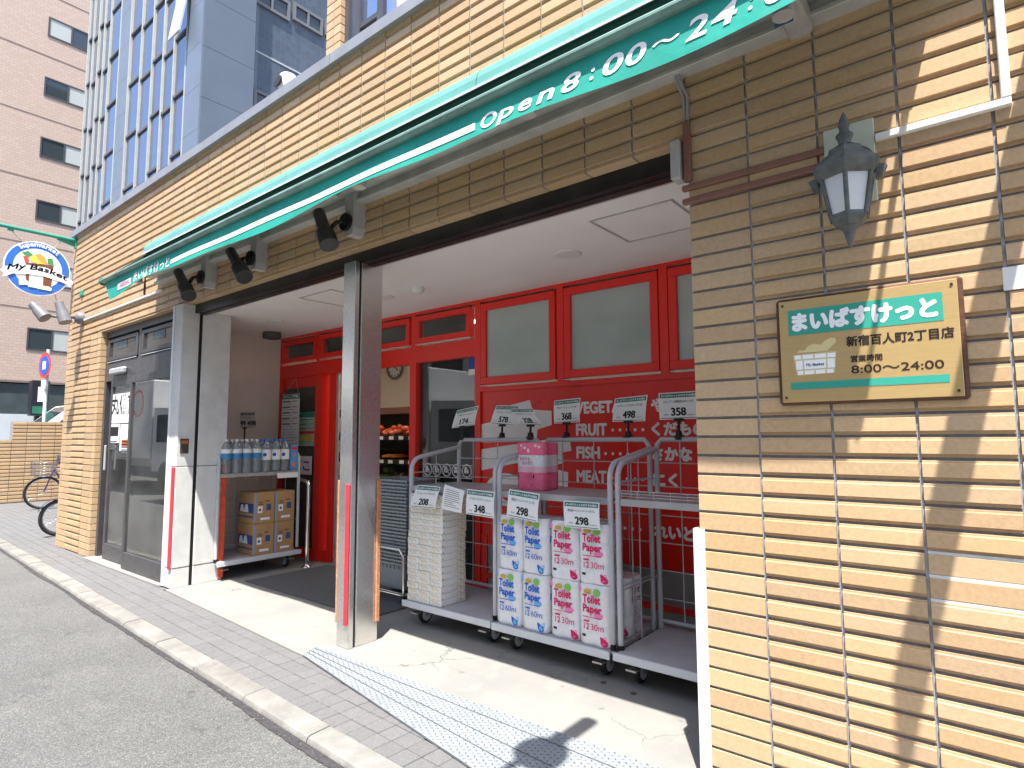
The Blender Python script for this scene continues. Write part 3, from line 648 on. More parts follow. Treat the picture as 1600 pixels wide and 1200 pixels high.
b = MB(); b.text('スタッフ募集', .05, (a.x+.02, BW-.092, a.z-.048), bold=.02, width=(c_.x-a.x)-.04, height=.04); b.build('title', M_WINK, t)
b = MB(); b.tube([(a.x+.03, BW-.088, a.z), ((a.x+c_.x)/2+.03, BW-.05, a.z+.18), (c_.x-.03, BW-.088, a.z)], .0015, 5); b.box(a.x-.008, c_.x+.008, BW-.096, BW-.086, c_.z-.02, c_.z-.004); b.build('hanger', M_WHITE, t)
a, c_ = on_y(468, 645, BW+.002), on_y(492, 697, BW+.002)
t = poster('green_notice', 'pale green printed notice behind the job banner on the side window', a.x, c_.x, c_.z, a.z, BW+.002, 12, M_GREEN, 'poster', mat('pale_green_paper', (.45, .60, .45), .6))
b = MB(); z = c_.z+(a.z-c_.z)*.36; b.box(a.x+.02, c_.x-.02, BW-.0005, BW+.001, z, z+.03); b.build('red_band', M_RED, t); b = MB(); b.box(a.x+.03, c_.x-.05, BW-.0005, BW+.001, z-.07, z-.02); b.build('yellow_band', mat('yellow_print', (.70, .52, .06), .6), t)
a, c_ = on_y(459, 712, BW-.035), on_y(486, 742, BW-.035)
t = thing('tobacco_sign', 'white sign reading たばこ in purple on the side window', 'sign', ((a.x+c_.x)/2, BW-.035, c_.z)); b = MB(); b.box(a.x-.22, c_.x, BW-.035, BW-.028, c_.z, a.z, .001); b.build('board', M_PAPER, t)
b = MB(); b.text('たばこ', .2, (a.x-.19, BW-.0365, c_.z+.04), bold=.03, width=c_.x-a.x+.16, height=(a.z-c_.z)-.08); b.build('lettering', mat('purple_ink', (.26, .02, .22), .6), t)
a = on_y(739, 573, BW+.005); t = thing('blue_sticker', 'small blue sticker in the top corner of the entrance window', 'sticker', (a.x, BW+.006, a.z)); b = MB(); b.box(a.x-.05, a.x+.05, BW+.006, BW+.010, a.z-.07, a.z+.09); b.build('sheet', mat('blue_sticker', (.03, .09, .35), .5), t)
b = MB(); b.box(a.x-.05, a.x+.05, BW+.004, BW+.0055, a.z-.07, a.z-.02); b.build('band', M_PAPER, t)
# pictogram strip on the entrance window
a, c_ = on_y(661, 725, BW+.004), on_y(737, 748, BW+.004)
t = thing('pictogram_decal', 'white outlined strip of five round pictograms on the entrance window', 'decal', ((a.x+c_.x)/2, BW+.006, c_.z)); b = MB(); n5 = 5; wdt = (c_.x-a.x)/n5
b.tube([(a.x, BW+.006, c_.z), (c_.x, BW+.006, c_.z), (c_.x, BW+.006, a.z), (a.x, BW+.006, a.z)], .004, 4, True)
for i in range(n5):
    cx = a.x+wdt*(i+.5); cz = (a.z+c_.z)/2+.008; b.torus((cx, BW+.006, cz), (0, 1, 0), .052, .006, 20, 4); b.box(cx-.03, cx+.02, BW+.004, BW+.008, cz-.02, cz+.012); b.cyl((cx-.01, BW+.003, cz+.02), (cx-.01, BW+.008, cz+.02), .016, n=10)
    if i != 4: b.tube([(cx-.036, BW+.004, cz+.036), (cx+.036, BW+.004, cz-.036)], .004, 4)
b.text('年中無休', .07, (a.x+.18, BW+.006, c_.z-.10), bold=.02, width=.3); b.build('pictograms', M_WINK, t)
# entrance handrail
t = thing('handrail', 'bent chrome handrail standing beside the red door frame', 'handrail', (-5.46, 1.16, 0)); b = MB(); y = 1.17
b.tube([(-5.46, y, .0), (-5.46, y, .80)]+[(-5.46-.05+.05*math.cos(RD(k)), y, .80+.05*math.sin(RD(k))) for k in (30, 60, 90)]+[(-5.72, y+.06, .855)], .019, 10); b.build('rail', mat('chrome_tube', (.75, .75, .74), .12, metal=1), t)
b = MB(); b.lathe([(.05, 0), (.05, .008), (.03, .014), (.022, .03)], 16, Matrix.Translation((-5.46, y, 0))); b.build('foot_flange', mat('chrome_tube', (.75, .75, .74), .12, metal=1), t)

# ------------------------------------------------------------------ dark sliding door unit left of the opening
DX0, DX1, DY = -7.835, -5.80, .075
d = MB(); z0 = .05
d.box(DX0, DX0+.06, DY-.03, DY+.08, 0, 2.5); d.box(DX1-.05, DX1, DY-.03, DY+.08, 0, 2.5); d.box(DX0, DX1, DY-.031, DY+.08, 2.43, 2.505); d.box(DX0+.06, DX1-.05, DY-.035, DY+.08, 1.93, 2.13)
d.box(-6.86, -6.80, DY-.0345, DY+.08, 2.13, 2.43); du = d.build('door_unit', M_DARKF, ST)
M_DGL = glass('door_glass', (.82, .87, .85), 2.6, haze=.06)  # pale layer makes up for weak street reflections in the panes
for x0, x1 in ((-7.775, -6.86), (-6.80, -5.85)):
    f = MB(); f.box(x0+.02, x1-.02, DY-.04, DY, 2.365, 2.40, .002); f.box(x0+.02, x1-.02, DY-.04, DY, 2.16, 2.20, .002); f.box(x0+.02, x0+.07, DY-.0395, DY, 2.20, 2.365, .002); f.box(x1-.07, x1-.02, DY-.0395, DY, 2.20, 2.365, .002); f.build('transom_frame', M_DARKF, du)
    p = MB(); p.box(x0+.07, x1-.07, DY-.02, DY-.014, 2.20, 2.365); p.build('pane', M_DGL, du)
    p = MB(); p.box(x0+.03, x1-.03, DY-.043, DY-.0405, 2.138, 2.148); p.build('sill_bar', M_ALU, du)
def leaf(x0, x1, y):
    f = MB(); f.box(x0, x1, y-.02, y+.02, .008, .17, .003); f.box(x0, x1, y-.02, y+.02, 1.86, 1.93, .003); f.box(x0, x0+.05, y-.0195, y+.02, .17, 1.86, .003); f.box(x1-.05, x1, y-.0195, y+.02, .17, 1.86, .003)
    o = f.build('door_leaf', M_DARKF, ST); p = MB(); p.box(x0+.05, x1-.05, y-.004, y+.004, .17, 1.86); p.build('pane', M_DGL, o); return o
l1 = leaf(-7.60, -6.78, .06); l2 = leaf(-6.86, -5.81, .0)
b = MB(); b.box(DX0, DX1, -.07, DY+.1, -.05, .004); b.build('sill', M_CONC, ST)
b = MB(); g = on_y(165, 723, .03); b.box(-7.585, -7.56, .0, .02, .95, 1.22, .006); b.build('handle', M_ALU, l1)
b = MB(); b.box(-7.53, -7.13, DY-.09, DY-.036, 1.985, 2.055, .015); b.build('motion_sensor', mat('sensor_grey', (.36, .37, .39), .5), du)
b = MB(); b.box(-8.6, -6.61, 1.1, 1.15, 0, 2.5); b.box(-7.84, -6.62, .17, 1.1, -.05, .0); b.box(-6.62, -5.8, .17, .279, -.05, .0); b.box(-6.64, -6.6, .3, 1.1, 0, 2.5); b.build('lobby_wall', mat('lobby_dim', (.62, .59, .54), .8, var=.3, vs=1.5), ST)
t = thing('company_notice', 'white notice with bold black characters inside the dark sliding door', 'notice', (-7.2, .045, 1.3))
a, c_ = on_y(174, 617, .05), on_y(206, 660, .05); b = MB(); b.box(a.x, c_.x, .048, .052, c_.z, a.z); b.build('sheet', M_PAPER, t); b = MB(); b.text('丸備育', .2, (a.x+.04, .0465, c_.z+.09), bold=.02, width=(c_.x-a.x)*1.06, height=.22); b.build('lettering', M_INK, t)
for k, (pa, pb, cl) in enumerate((((172, 663), (186, 692), M_INK), ((189, 663), (205, 705), mat('orange_label', (.45, .12, .03), .5)))):
    a, c_ = on_y(*pa, .05), on_y(*pb, .05); t = thing('paper_notice', ('small white notice with a black heading stuck inside the dark sliding door', 'white notice with an orange foot stuck inside the dark sliding door')[k], 'notice', (a.x, .05, c_.z)); b = MB(); b.box(a.x, c_.x, .048, .052, c_.z, a.z); b.build('sheet', M_PAPER, t)
    b = MB(); h = a.z-c_.z
    if k == 0: b.box(a.x+.03, c_.x-.03, .0465, .0478, a.z-.13, a.z-.03)
    else: b.box(a.x+.06, c_.x-.06, .0465, .0478, c_.z+.05, c_.z+.12)
    b.build('band', cl, t); b = MB()
    for q in range(5): z = a.z-.18-q*h*.1; b.box(a.x+.05, c_.x-.05-.03*(q % 3), .0465, .0478, z-.012, z)
    b.build('print', mat('grey_print', (.12, .12, .13), .6), t)

# ------------------------------------------------------------------ awning
AX0, AX1 = -6.2, -.04
aw = thing('shop_awning', 'retracted green awning with a lettered valance across the shop front', 'awning', (-3.1, -.1, 2.5))
M_HOOD = mat('hood_green_enamel', (.11, .31, .27), .35, var=.12, vs=4, wear=(.10, .20, .17), ws=7, wt=.62, spec=.6)
x = AX0
for xa, xb in ((AX0, -5.05), (-5.045, -1.93), (-1.925, AX1)):
    b = MB(); pr = [(0, 3.205)]+[(-.05-.14*math.sin(RD(a)), 3.055+.14*math.cos(RD(a))) for a in range(0, 91, 15)]+[(-.194, 3.035), (-.186, 3.033), (-.182, 3.05)]+[(-.05-.132*math.sin(RD(a)), 3.055+.132*math.cos(RD(a))) for a in range(75, -1, -15)]+[(0, 3.19)]
    b.prism(pr, xa, xb, 'x'); b.build('hood', M_HOOD, aw)
b = MB(); b.box(AX0, AX1, -.2005, -.1945, 3.026, 3.037); b.build('hood_lip', mat('hood_lip_highlight', (.78, .80, .79), .4), aw)  # white strip painted as the highlight along the hood edge
b = MB(); b.cyl((AX0+.02, -.10, 3.05), (AX1-.02, -.10, 3.05), .075, n=20); b.build('fabric_roll', mat('dark_green_cloth', (.03, .10, .08), .8), aw)
b = MB(); b.prism([(-.15, 3.01), (-.475, 2.722), (-.475, 2.718), (-.15, 3.005)], AX0+.03, AX1-.03, 'x'); b.build('fabric', mat('grimy_fabric', (.02, .06, .05), .9, var=.5, vs=30, wear=(.07, .04, .025), ws=22, wt=.55), aw)
b = MB(); pr = [(-.5+.0315*math.cos(RD(a)), 2.706+.021*math.sin(RD(a))) for a in range(0, 360, 24)]; b.prism(pr, AX0, AX1, 'x'); b.build('front_bar', mat('front_bar_green', (.17, .29, .25), .4, metal=.2, var=.25, vs=7, wear=(.06, .09, .08), ws=9, wt=.6), aw)
b = MB()
for xx in (AX0-.006, AX1+.001): b.cyl((xx, -.5, 2.706), (xx+.006, -.5, 2.706), .036, n=16)
b.build('end_cap', mat('cap_green', (.03, .22, .16), .4), aw)
for xx in (AX0-.004, AX1+.001):
    b = MB(); b.prism([(-.02, 3.10), (-.10, 3.08), (-.185, 3.02), (-.30, 2.915), (-.5, 2.728), (-.51, 2.70), (-.45, 2.70), (-.15, 2.93), (-.02, 2.98)], xx, xx+.004, 'x'); b.build('side_cheek', mat('cheek_dark_green', (.018, .085, .068), .6, var=.2, vs=9), aw)
def vy(x, s):      # valance sway
    return -.498-.006*s*(1+.6*math.sin(2.7*x+1.1))+.004*s*math.sin(6.1*x)
def vzb(x): return 2.556+.014*math.sin(2.3*x+.4)+.010*math.sin(4.9*x+2)-.034*max(0, min(1, (-5.25-x)/.9))
b = MB(); nx, nz = 180, 7; V = []
for i in range(nx+1):
    x = AX0+.04+(AX1-AX0-.08)*i/nx; zb = vzb(x)
    for j in range(nz+1): s_ = j/nz; V.append((x+.16*s_*max(0, 1-i/6), vy(x, s_), 2.70+(zb-2.70)*s_))
b.add(V, [(i*(nz+1)+j, i*(nz+1)+j+1, (i+1)*(nz+1)+j+1, (i+1)*(nz+1)+j) for i in range(nx) for j in range(nz)], None, True)
va = b.build('valance', mat('teal_valance_cloth', (.018, .33, .265), .75, var=.14, vs=3.5, bump=.004, bs=7), aw)
def on_val(mb):    # lay flat lettering (y ignored) on the swaying cloth
    out = []
    for x, y, z in mb.v:
        s_ = (2.70-z)/(2.70-vzb(x)); out.append((x, vy(x, s_)-.0025, z))
    mb.v = out; return mb
def vx(px, py): return on_y(px, py, -.52).x
b = MB()
for ch, xa, xb, yy, z0, hh in (('O', 747, 772, 190, 2.578, .062), ('p', 771, 799, 180, 2.566, .058), ('e', 806, 828, 165, 2.580, .044), ('n', 834, 863, 150, 2.580, .044), ('8', 873, 904, 132, 2.578, .066), (':', 917, 926, 118, 2.585, .044), ('0', 937, 971, 105, 2.576, .070), ('0', 973, 1007, 92, 2.576, .070), ('〜', 1014, 1059, 66, 2.603, .018), ('2', 1066, 1104, 50, 2.574, .072), ('4', 1107, 1151, 30, 2.574, .072), (':', 1166, 1176, 5, 2.585, .044)):
    b.text(ch, .1, (vx(xa, yy), 0, z0), bold=.02, shear=.22, width=vx(xb, yy)-vx(xa, yy), height=hh)
for k in range(2): b.text('0', .1, (vx(1176, 5)+.03+k*.09, 0, 2.574), bold=.02, shear=.22, width=.075, height=.072)
on_val(b).build('lettering', M_WINK, va)
b = MB(); xa, xb = vx(263, 415), vx(738, 196); n = 90
for i in range(n): b.box(xa+(xb-xa)*i/n, xa+(xb-xa)*(i+1)/n, 0, .0001, 2.590, 2.622)
on_val(b).build('stripe', M_WINK, va)
b = MB(); b.text('まいばすけっと', .1, (vx(205, 440), 0, 2.575), bold=.015, width=vx(261, 410)-vx(205, 440), height=.085); on_val(b).build('shop_name', M_WINK, va)
b = MB(); xa, xb = vx(179, 458), vx(201, 445); n = 12
for i in range(n): b.box(xa+(xb-xa)*i/n, xa+(xb-xa)*(i+1)/n, 0, .0001, 2.565, 2.625)
on_val(b).build('logo_plate', mat('pale_plate', (.62, .60, .60), .5), va)
b = MB(); b.text('AEON', .05, (xa+.06, -.003, 2.58), width=(xb-xa)*.66, height=.035, bold=.01); bb = on_val(b); bb.v = [(p[0], p[1]-.002, p[2]) for p in bb.v]; bb.build('logo', mat('magenta_ink', (.40, .03, .16), .5), va)
b = MB(); b.box(AX0, AX1+.5, -.062, -.001, 2.79, 2.86, .004); b.box(AX0, AX1+.5, -.085, -.0005, 2.768, 2.788, .003); b.box(AX0, AX1, -.19, -.062, 2.83, 2.85, .003); b.build('wall_rail', mat('rail_grey', (.52, .53, .49), .5, metal=.2, var=.15, vs=6), aw)
M_ARM = mat('arm_cream', (.62, .61, .55), .45, metal=.15, var=.15, vs=9)
for xa, xb in ((-6.0, -4.4), (-4.25, -3.0), (-2.75, -1.65), (-1.55, -.35)):
    b = MB(); b.box(xa, xb, -.36, -.30, 2.735, 2.785, .01); b.box(xa+.1, xb-.02, -.27, -.22, 2.74, 2.785, .01); b.cyl((xa+.03, -.30, 2.70), (xa+.03, -.30, 2.80), .04); b.build('folding_arm', M_ARM, aw)
b = MB(); b.box(-.50, -.42, -.34, -.05, 2.72, 2.80, .01); b.cyl((-.46, -.30, 2.66), (-.46, -.30, 2.84), .035); b.box(-.52, -.50, -.33, -.12, 2.735, 2.79, .003); b.build('arm_bracket', M_ALU, aw)
g = on_y(1224, 25, -.21); b = MB(); b.box(g.x-.03, g.x+.03, g.y-.0, g.y+.004, g.z-.03, g.z+.03); lab = b.build('label_plate', mat('label_blue', (.05, .12, .28), .5), aw); b = MB(); b.text('R', .05, (g.x-.014, g.y-.001, g.z-.018), bold=.02, height=.036, width=.028); b.build('label_letter', M_INK, aw)
g = on_y(226, 452, -.40); b = MB(); b.torus(g, (.3, 1, 0), .045, .007, 18, 6); b.cyl(g+Vector((0, 0, .045)), g+Vector((0, 0, .22)), .006, n=6); b.build('crank_loop', mat('rust_red', (.20, .05, .03), .6), aw)

# ------------------------------------------------------------------ spotlights under the awning
M_LAMP = mat('lamp_dark_grey', (.045, .047, .046), .42, var=.2, vs=12, spec=.5)
def spot(X, label, top, bot, mid):
    t = thing('spotlight', label, 'spotlight', (X, -.05, 2.55), 'spotlights under the awning')
    b = MB(); b.prism([(X-.045, 2.86), (X+.045, 2.86), (X+.045, 2.60), (X+.03, 2.555), (X-.03, 2.555), (X-.045, 2.60)], -.105, -.001, 'y'); b.build('bracket_box', mat('bracket_grey', (.46, .465, .44), .5, var=.1, vs=10), t)
    b = MB(); b.cyl((X-.02, -.105, 2.64), (X-.02, -.128, 2.64), .055, n=20); b.cyl((X-.02, -.128, 2.64), (X-.02, -.14, 2.64), .028, n=12); b.build('base_disc', M_BLACK, t)
    tp, bt = Vector(top), Vector(bot); ax = bt-tp; md = tp+ax*.5
    b = MB(); b.tube([(X-.02, -.135, 2.64), (X-.05, -.165, 2.63), md+Vector((.03, .03, 0))], .014, 8); b.build('swivel_arm', M_BLACK, t)
    b = MB(); b.cyl(tp, tp+ax*.58, .038, .040, 18); b.cyl(tp+ax*.55, tp+ax*.62, .044, .056, 18); b.cyl(tp+ax*.62, bt, .056, .060, 18); b.build('lamp_head', M_LAMP, t)
    b = MB(); b.cyl(bt-ax*.02, bt+ax*.001, .05, n=16); b.build('reflector', mat('lamp_glass', (.06, .06, .055), .2), t)
spot(-3.08, 'black spotlight on the bracket just above the steel column', (-3.27, -.2, 2.72), (-3.13, -.21, 2.475), 0)
spot(-4.27, 'black spotlight on the bracket midway between column and white pillar', (-4.43, -.2, 2.70), (-4.18, -.21, 2.455), 0)
spot(-5.10, 'black spotlight on the bracket right above the white boxed pillar', (-5.36, -.2, 2.71), (-5.10, -.21, 2.46), 0)

# ------------------------------------------------------------------ wall lantern, plaque, conduits
t = thing('wall_lantern', 'old grey coach lantern with frosted panes on a pale backing plate', 'lantern', (-.33, 0, 2.1))
b = MB(); b.box(-.412, -.258, -.03, -.011, 2.075, 2.36, .002); b.build('backing_plate', mat('pale_green_plate', (.52, .55, .46), .6, var=.08, vs=12), t)
LX, LY = -.325, -.165
M_LAN = mat('weathered_lantern', (.105, .115, .110), .65, var=.3, vs=28, wear=(.2, .21, .2), ws=60, wt=.62, bump=.0008, bs=200)
def hexl(prof, n=6): return [(r, z) for r, z in prof]
Rm = Matrix.Translation((LX, LY, 0)) @ Matrix.Rotation(RD(36), 4, 'Z')
b = MB(); b.lathe([(.104, 2.138), (.108, 2.146), (.078, 2.178), (.056, 2.196), (.052, 2.212), (.034, 2.222)], 6, Rm, False); b.lathe([(.034, 2.222), (.018, 2.232), (.02, 2.245), (.027, 2.262), (.016, 2.272), (.013, 2.285), (.018, 2.293), (.013, 2.315), (0, 2.345)], 14, Rm); b.build('roof', M_LAN, t)
b = MB(); rt_, rb_ = .082, .056; zt, zb = 2.125, 1.985
for i in range(6):
    a = i*math.pi/3+RD(36); p0 = Vector((LX+rt_*math.cos(a), LY+rt_*math.sin(a), zt)); p1 = Vector((LX+rb_*math.cos(a), LY+rb_*math.sin(a), zb)); b.tube([p0, p1], .0075, 6)
b.lathe([(.084, 2.112), (.10, 2.125), (.105, 2.138), (.08, 2.138)], 6, Rm, False); b.lathe([(.055, 1.998), (.058, 1.985), (.045, 1.965), (.030, 1.955)], 6, Rm, False); b.lathe([(.030, 1.955), (.02, 1.945), (.016, 1.93), (.003, 1.885)], 12, Rm); b.build('frame', M_LAN, t)
for i in range(6):
    a, c2 = i*math.pi/3+RD(36), (i+1)*math.pi/3+RD(36); q = MB(); e = .96
    q.add([(LX+r*e*math.cos(s), LY+r*e*math.sin(s), z) for r, z, s in ((rt_, zt, a), (rt_, zt, c2), (rb_, zb, c2), (rb_, zb, a))], [(0, 3, 2, 1)]); q.build('pane', mat('frosted_pane', (.60, .62, .63), .45, var=.06, vs=14), t)
b = MB(); b.lathe([(.0, -.012), (.06, -.012), (.068, 0), (.06, .004), (0, .004)], 22, Matrix.Translation((LX+.005, -.034, 2.19)) @ Matrix.Rotation(RD(90), 4, 'X') @ Matrix.Scale(1.25, 4, (0, 1, 0))); b.tube([(LX, -.04, 2.17), (LX, -.09, 2.19), (LX, LY+.03, 2.19)], .014, 8); b.build('wall_rose', mat('rose_black', (.035, .042, .045), .35, var=.2, vs=10), t)
b = MB()
for sx in (-1, 1):
    b = MB(); b.prism([(LX+sx*.088, 2.138), (LX+sx*.112, 2.13), (LX+sx*.098, 2.092), (LX+sx*.08, 2.092)], LY-.012, LY+.012, 'y'); b.build('eave_scroll', M_LAN, t)

t = thing('shop_plaque', 'brass coloured shop plaque on a dark wood board with opening hours', 'plaque', (-.32, 0, 1.4))
b = MB(); b.box(-.595, -.05, -.034, -.012, 1.395, 1.778, .012); b.build('wood_board', M_WOODB, t)
b = MB(); b.box(-.583, -.064, -.0375, -.0335, 1.405, 1.768, .0012); b.build('brass_plate', mat('brushed_brass', (.60, .42, .185), .36, metal=.45, var=.08, vs=14, stretch=(1, 1, 30)), t)
M_TEAL = mat('plaque_teal', (.04, .33, .25), .4); yp = -.0381
b = MB(); b.box(-.553, -.103, yp-.0004, yp, 1.642, 1.732); b.build('name_band', M_TEAL, t)
b = MB(); b.box(-.553, -.098, yp-.0004, yp, 1.449, 1.474); b.build('foot_band', M_TEAL, t)
b = MB(); b.heavy(.0042, 'まいばすけっと', .07, (-.537, yp-.0012, 1.658), bold=.0, width=.417, height=.060); b.build('shop_name', M_WINK, t)
b = MB(); b.heavy(.0011, '新宿百人町2丁目店', .036, (-.372, yp-.0005, 1.586), width=.292, height=.034); b.heavy(.0007, '営業時間', .024, (-.362, yp-.0005, 1.532), width=.09, height=.022); b.heavy(.0004, '8:00〜24:00', .03, (-.362, yp-.0005, 1.494), width=.252, height=.026); b.build('lettering', mat('brown_ink', (.025, .014, .01), .5), t)
b = MB(); b.prism([(-.542, 1.572), (-.404, 1.575), (-.412, 1.500), (-.532, 1.497)], yp-.0006, yp, 'y'); b.prism([(-.53, 1.578), (-.52, 1.588), (-.505, 1.585), (-.49, 1.602), (-.47, 1.606), (-.45, 1.60), (-.44, 1.612), (-.42, 1.622), (-.405, 1.618), (-.403, 1.605), (-.425, 1.585), (-.43, 1.576)], yp-.0006, yp, 'y'); b.build('basket_outline', mat('pale_gold', (.66, .56, .28), .5), t)
b = MB(); zr = [(1.501, 1.514), (1.519, 1.550), (1.555, 1.569)]
for zz, xs in zip(zr, (((-.528, -.511), (-.506, -.476), (-.471, -.441), (-.436, -.416)), ((-.533, -.512), (-.507, -.438), (-.433, -.411)), ((-.537, -.516), (-.511, -.477), (-.472, -.437), (-.432, -.408)))):
    for xa, xb in xs: b.box(xa, xb, yp-.0013, yp-.0007, zz[0], zz[1])
b.build('basket_weave', M_WINK, t)
b = MB(); b.heavy(.0003, 'My Basket', .014, (-.501, yp-.0018, 1.529), width=.058, shear=.2); b.build('basket_lettering', mat('navy_ink', (.02, .04, .14), .5), t)
b = MB()
for x in (-.57, -.078):
    for z in (1.422, 1.752): b.cyl((x, -.0375, z), (x, -.0405, z), .0042, n=10)
b.build('screw', mat('screw_dark', (.1, .07, .04), .4, metal=.8), t)

M_BROWN = mat('brown_conduit', (.24, .115, .085), .45, var=.1, vs=12)
for z, lab in ((2.292, 'upper brown cable duct running along the tiles to the lantern plate'), (2.236, 'lower brown cable duct running along the tiles to the lantern')):
    b = MB(); b.box(-.935, -.413, -.034, -.0125, z-.0115, z+.0115, .003); o = b.build('cable_duct', M_BROWN); o['label'] = lab; o['category'] = 'duct'
t = thing('vertical_duct', 'short upright brown cable duct with grey cables and junction box at the wall edge', 'duct', (-.91, -.02, 2.3))
b = MB(); b.box(-.925, -.896, -.034, -.0125, 2.318, 2.575, .003); b.build('duct', M_BROWN, t)
b = MB(); b.tube([(-.918, -.022, 2.57), (-.920, -.022, 2.68), (-.935, -.05, 2.74), (-.935, -.06, 2.79)], .007, 7); b.tube([(-.906, -.022, 2.57), (-.904, -.022, 2.68), (-.925, -.05, 2.745), (-.925, -.06, 2.79)], .007, 7); b.build('cable', mat('grey_cable', (.34, .34, .32), .6), t)
b = MB(); b.box(-.975, -.935, -.05, .02, 2.335, 2.50, .004); b.build('junction_box', mat('bracket_grey', (.46, .465, .44), .5, var=.1, vs=10), t)
t = thing('white_duct', 'white cable duct turning up the wall from the lantern plate', 'duct', (-.1, -.02, 2.28))
b = MB(); b.box(-.256, .098, -.036, -.0125, 2.274, 2.298, .003); b.build('duct', M_WHITE, t)
b = MB(); b.box(.074, .0985, -.0365, -.0125, 2.299, 3.4, .003); b.build('duct', M_WHITE, t)
b = MB(); b.box(.045, .2, -.018, -.0125, 1.715, 1.785, .001); o = b.build('number_plate', M_WHITE); o['label'] = 'small plain white plate on the tiles right of the brass plaque'; o['category'] = 'plate'

# ------------------------------------------------------------------ left corner: hanging oval sign, floodlights, duct
SX = -8.95
t = thing('hanging_sign', 'oval blue and white hanging shop sign on a green wall bracket', 'sign', (SX, -.4, 3.0))
M_GBR = mat('bracket_green', (.03, .25, .18), .4, var=.15, vs=8)
b = MB(); b.tube([(SX, .0, 3.80), (SX, -.80, 3.80)], .022, 10); b.box(SX-.03, SX+.03, -.03, -.011, 3.70, 3.93, .003); b.prism([(-.03, 3.80), (-.22, 3.80), (-.22, 3.765), (-.03, 3.715)], SX-.006, SX+.006, 'x'); b.box(SX-.008, SX+.008, -.70, -.64, 3.755, 3.80); b.build('bracket', M_GBR, t)
CY, CZ, RY_, RZ_ = -.39, 3.355, .315, .32
def ell(ry, rz, n=48, cy=CY, cz=CZ): return [(cy+ry*math.cos(2*math.pi*i/n), cz+rz*math.sin(2*math.pi*i/n)) for i in range(n)]
b = MB()
for y0, z0, y1, z1 in ((-.67, 3.765, -.53, 3.635), (-.17, 3.765, -.25, 3.635)):
    for i in range(8):
        p0 = Vector((SX, y0+(y1-y0)*i/8, z0+(z1-z0)*i/8)); p1 = Vector((SX, y0+(y1-y0)*(i+.8)/8, z0+(z1-z0)*(i+.8)/8)); b.tube([p0, p1], .006 if i % 2 else .004, 5)
b.cyl((SX, -.2, 3.07), (SX, -.185, 3.0), .005, n=5); b.build('chain', mat('chain_steel', (.4, .38, .34), .4, metal=.8), t)
b = MB(); b.prism(ell(RY_+.012, RZ_+.012), SX-.012, SX+.012, 'x'); b.build('rim', M_WINK, t)
bl = mat('sign_blue', (.035, .16, .55), .4)
b = MB(); b.prism(ell(RY_, RZ_), SX+.0125, SX+.014, 'x'); b.build('blue_ring', bl, t)
b = MB(); b.prism(ell(RY_*.76, RZ_*.76), SX+.0145, SX+.016, 'x'); b.build('white_field', M_WINK, t)
def sp(px, py, X=SX+.02): p = on_x(px, py, X); return (p.y, p.z)
def spoly(name, pts, X0, m): q = MB(); q.prism([sp(x, y) for x, y in pts], SX+X0, SX+X0+.001, 'x'); q.build(name, m, t)
spoly('basket_art', [(41, 410), (84, 415), (80, 448), (67, 446), (68, 430), (46, 428), (45, 440), (40, 436)], .0165, mat('sign_brown', (.20, .07, .035), .5))
spoly('bread_art', [(55, 398), (62, 396), (70, 402), (75, 412), (60, 413)], .018, mat('sign_orange', (.75, .36, .08), .5))
spoly('carrot_art', [(36, 400), (42, 400), (46, 408), (40, 412)], .018, mat('sign_red', (.6, .08, .06), .5))
spoly('leaf_art', [(34, 394), (44, 392), (52, 398), (44, 402)], .019, mat('sign_green', (.06, .30, .08), .5))
spoly('leaf_art', [(74, 404), (82, 404), (84, 414), (75, 413)], .019, mat('sign_green', (.06, .30, .08), .5))
spoly('yellow_art', [(46, 401), (55, 398), (62, 408), (70, 413), (58, 412), (48, 408)], .0195, mat('sign_yellow', (.78, .60, .10), .5))
spoly('cheese_art', [(60, 445), (81, 450), (80, 455), (59, 451)], .0195, mat('sign_cream', (.80, .74, .48), .5))
spoly('box_art', [(29, 437), (42, 438), (43, 445), (30, 445)], .0195, mat('sign_pale', (.66, .72, .80), .5)); spoly('box_art', [(43, 440), (57, 442), (57, 450), (44, 448)], .0195, mat('sign_pale', (.66, .72, .80), .5))
rb = [(0, 421), (5, 416), (20, 414), (45, 414), (70, 418), (92, 426), (110, 437), (115, 441), (111, 446), (109, 449), (104, 444), (88, 438), (66, 431), (44, 428), (20, 427), (12, 430), (3, 432), (6, 426)]
spoly('ribbon', rb, .021, M_WINK)
def ribbon_text(mb, X, zc, amp):
    out = []
    for x, y, z in mb.v:
        u = (y-CY)/.33; out.append((X, y, z-amp*u*u-.012*u))
    mb.v = out; return mb
b = MB(); b.heavy(.003, 'My Basket', .1, (0, CY-.29, 3.312), face='x', shear=.15, width=.585, height=.080); ribbon_text(b, SX+.0235, 0, .078).build('lettering', mat('navy_ink', (.02, .04, .14), .5), t)
word = 'Supermarket'; b = MB()
for i, ch in enumerate(word):
    a = RD(128-i*7.6); r = RZ_*.84; q = MB(); q.text(ch, .075, (0, 0, 0), face='x', bold=.03, align='C'); Mx = Matrix.Translation((SX+.0235, CY+r*math.cos(a), CZ+r*math.sin(a))) @ Matrix.Rotation(a-math.pi/2, 4, 'X'); b.add(q.v, q.f, Mx)
b.build('lettering', M_WINK, t)

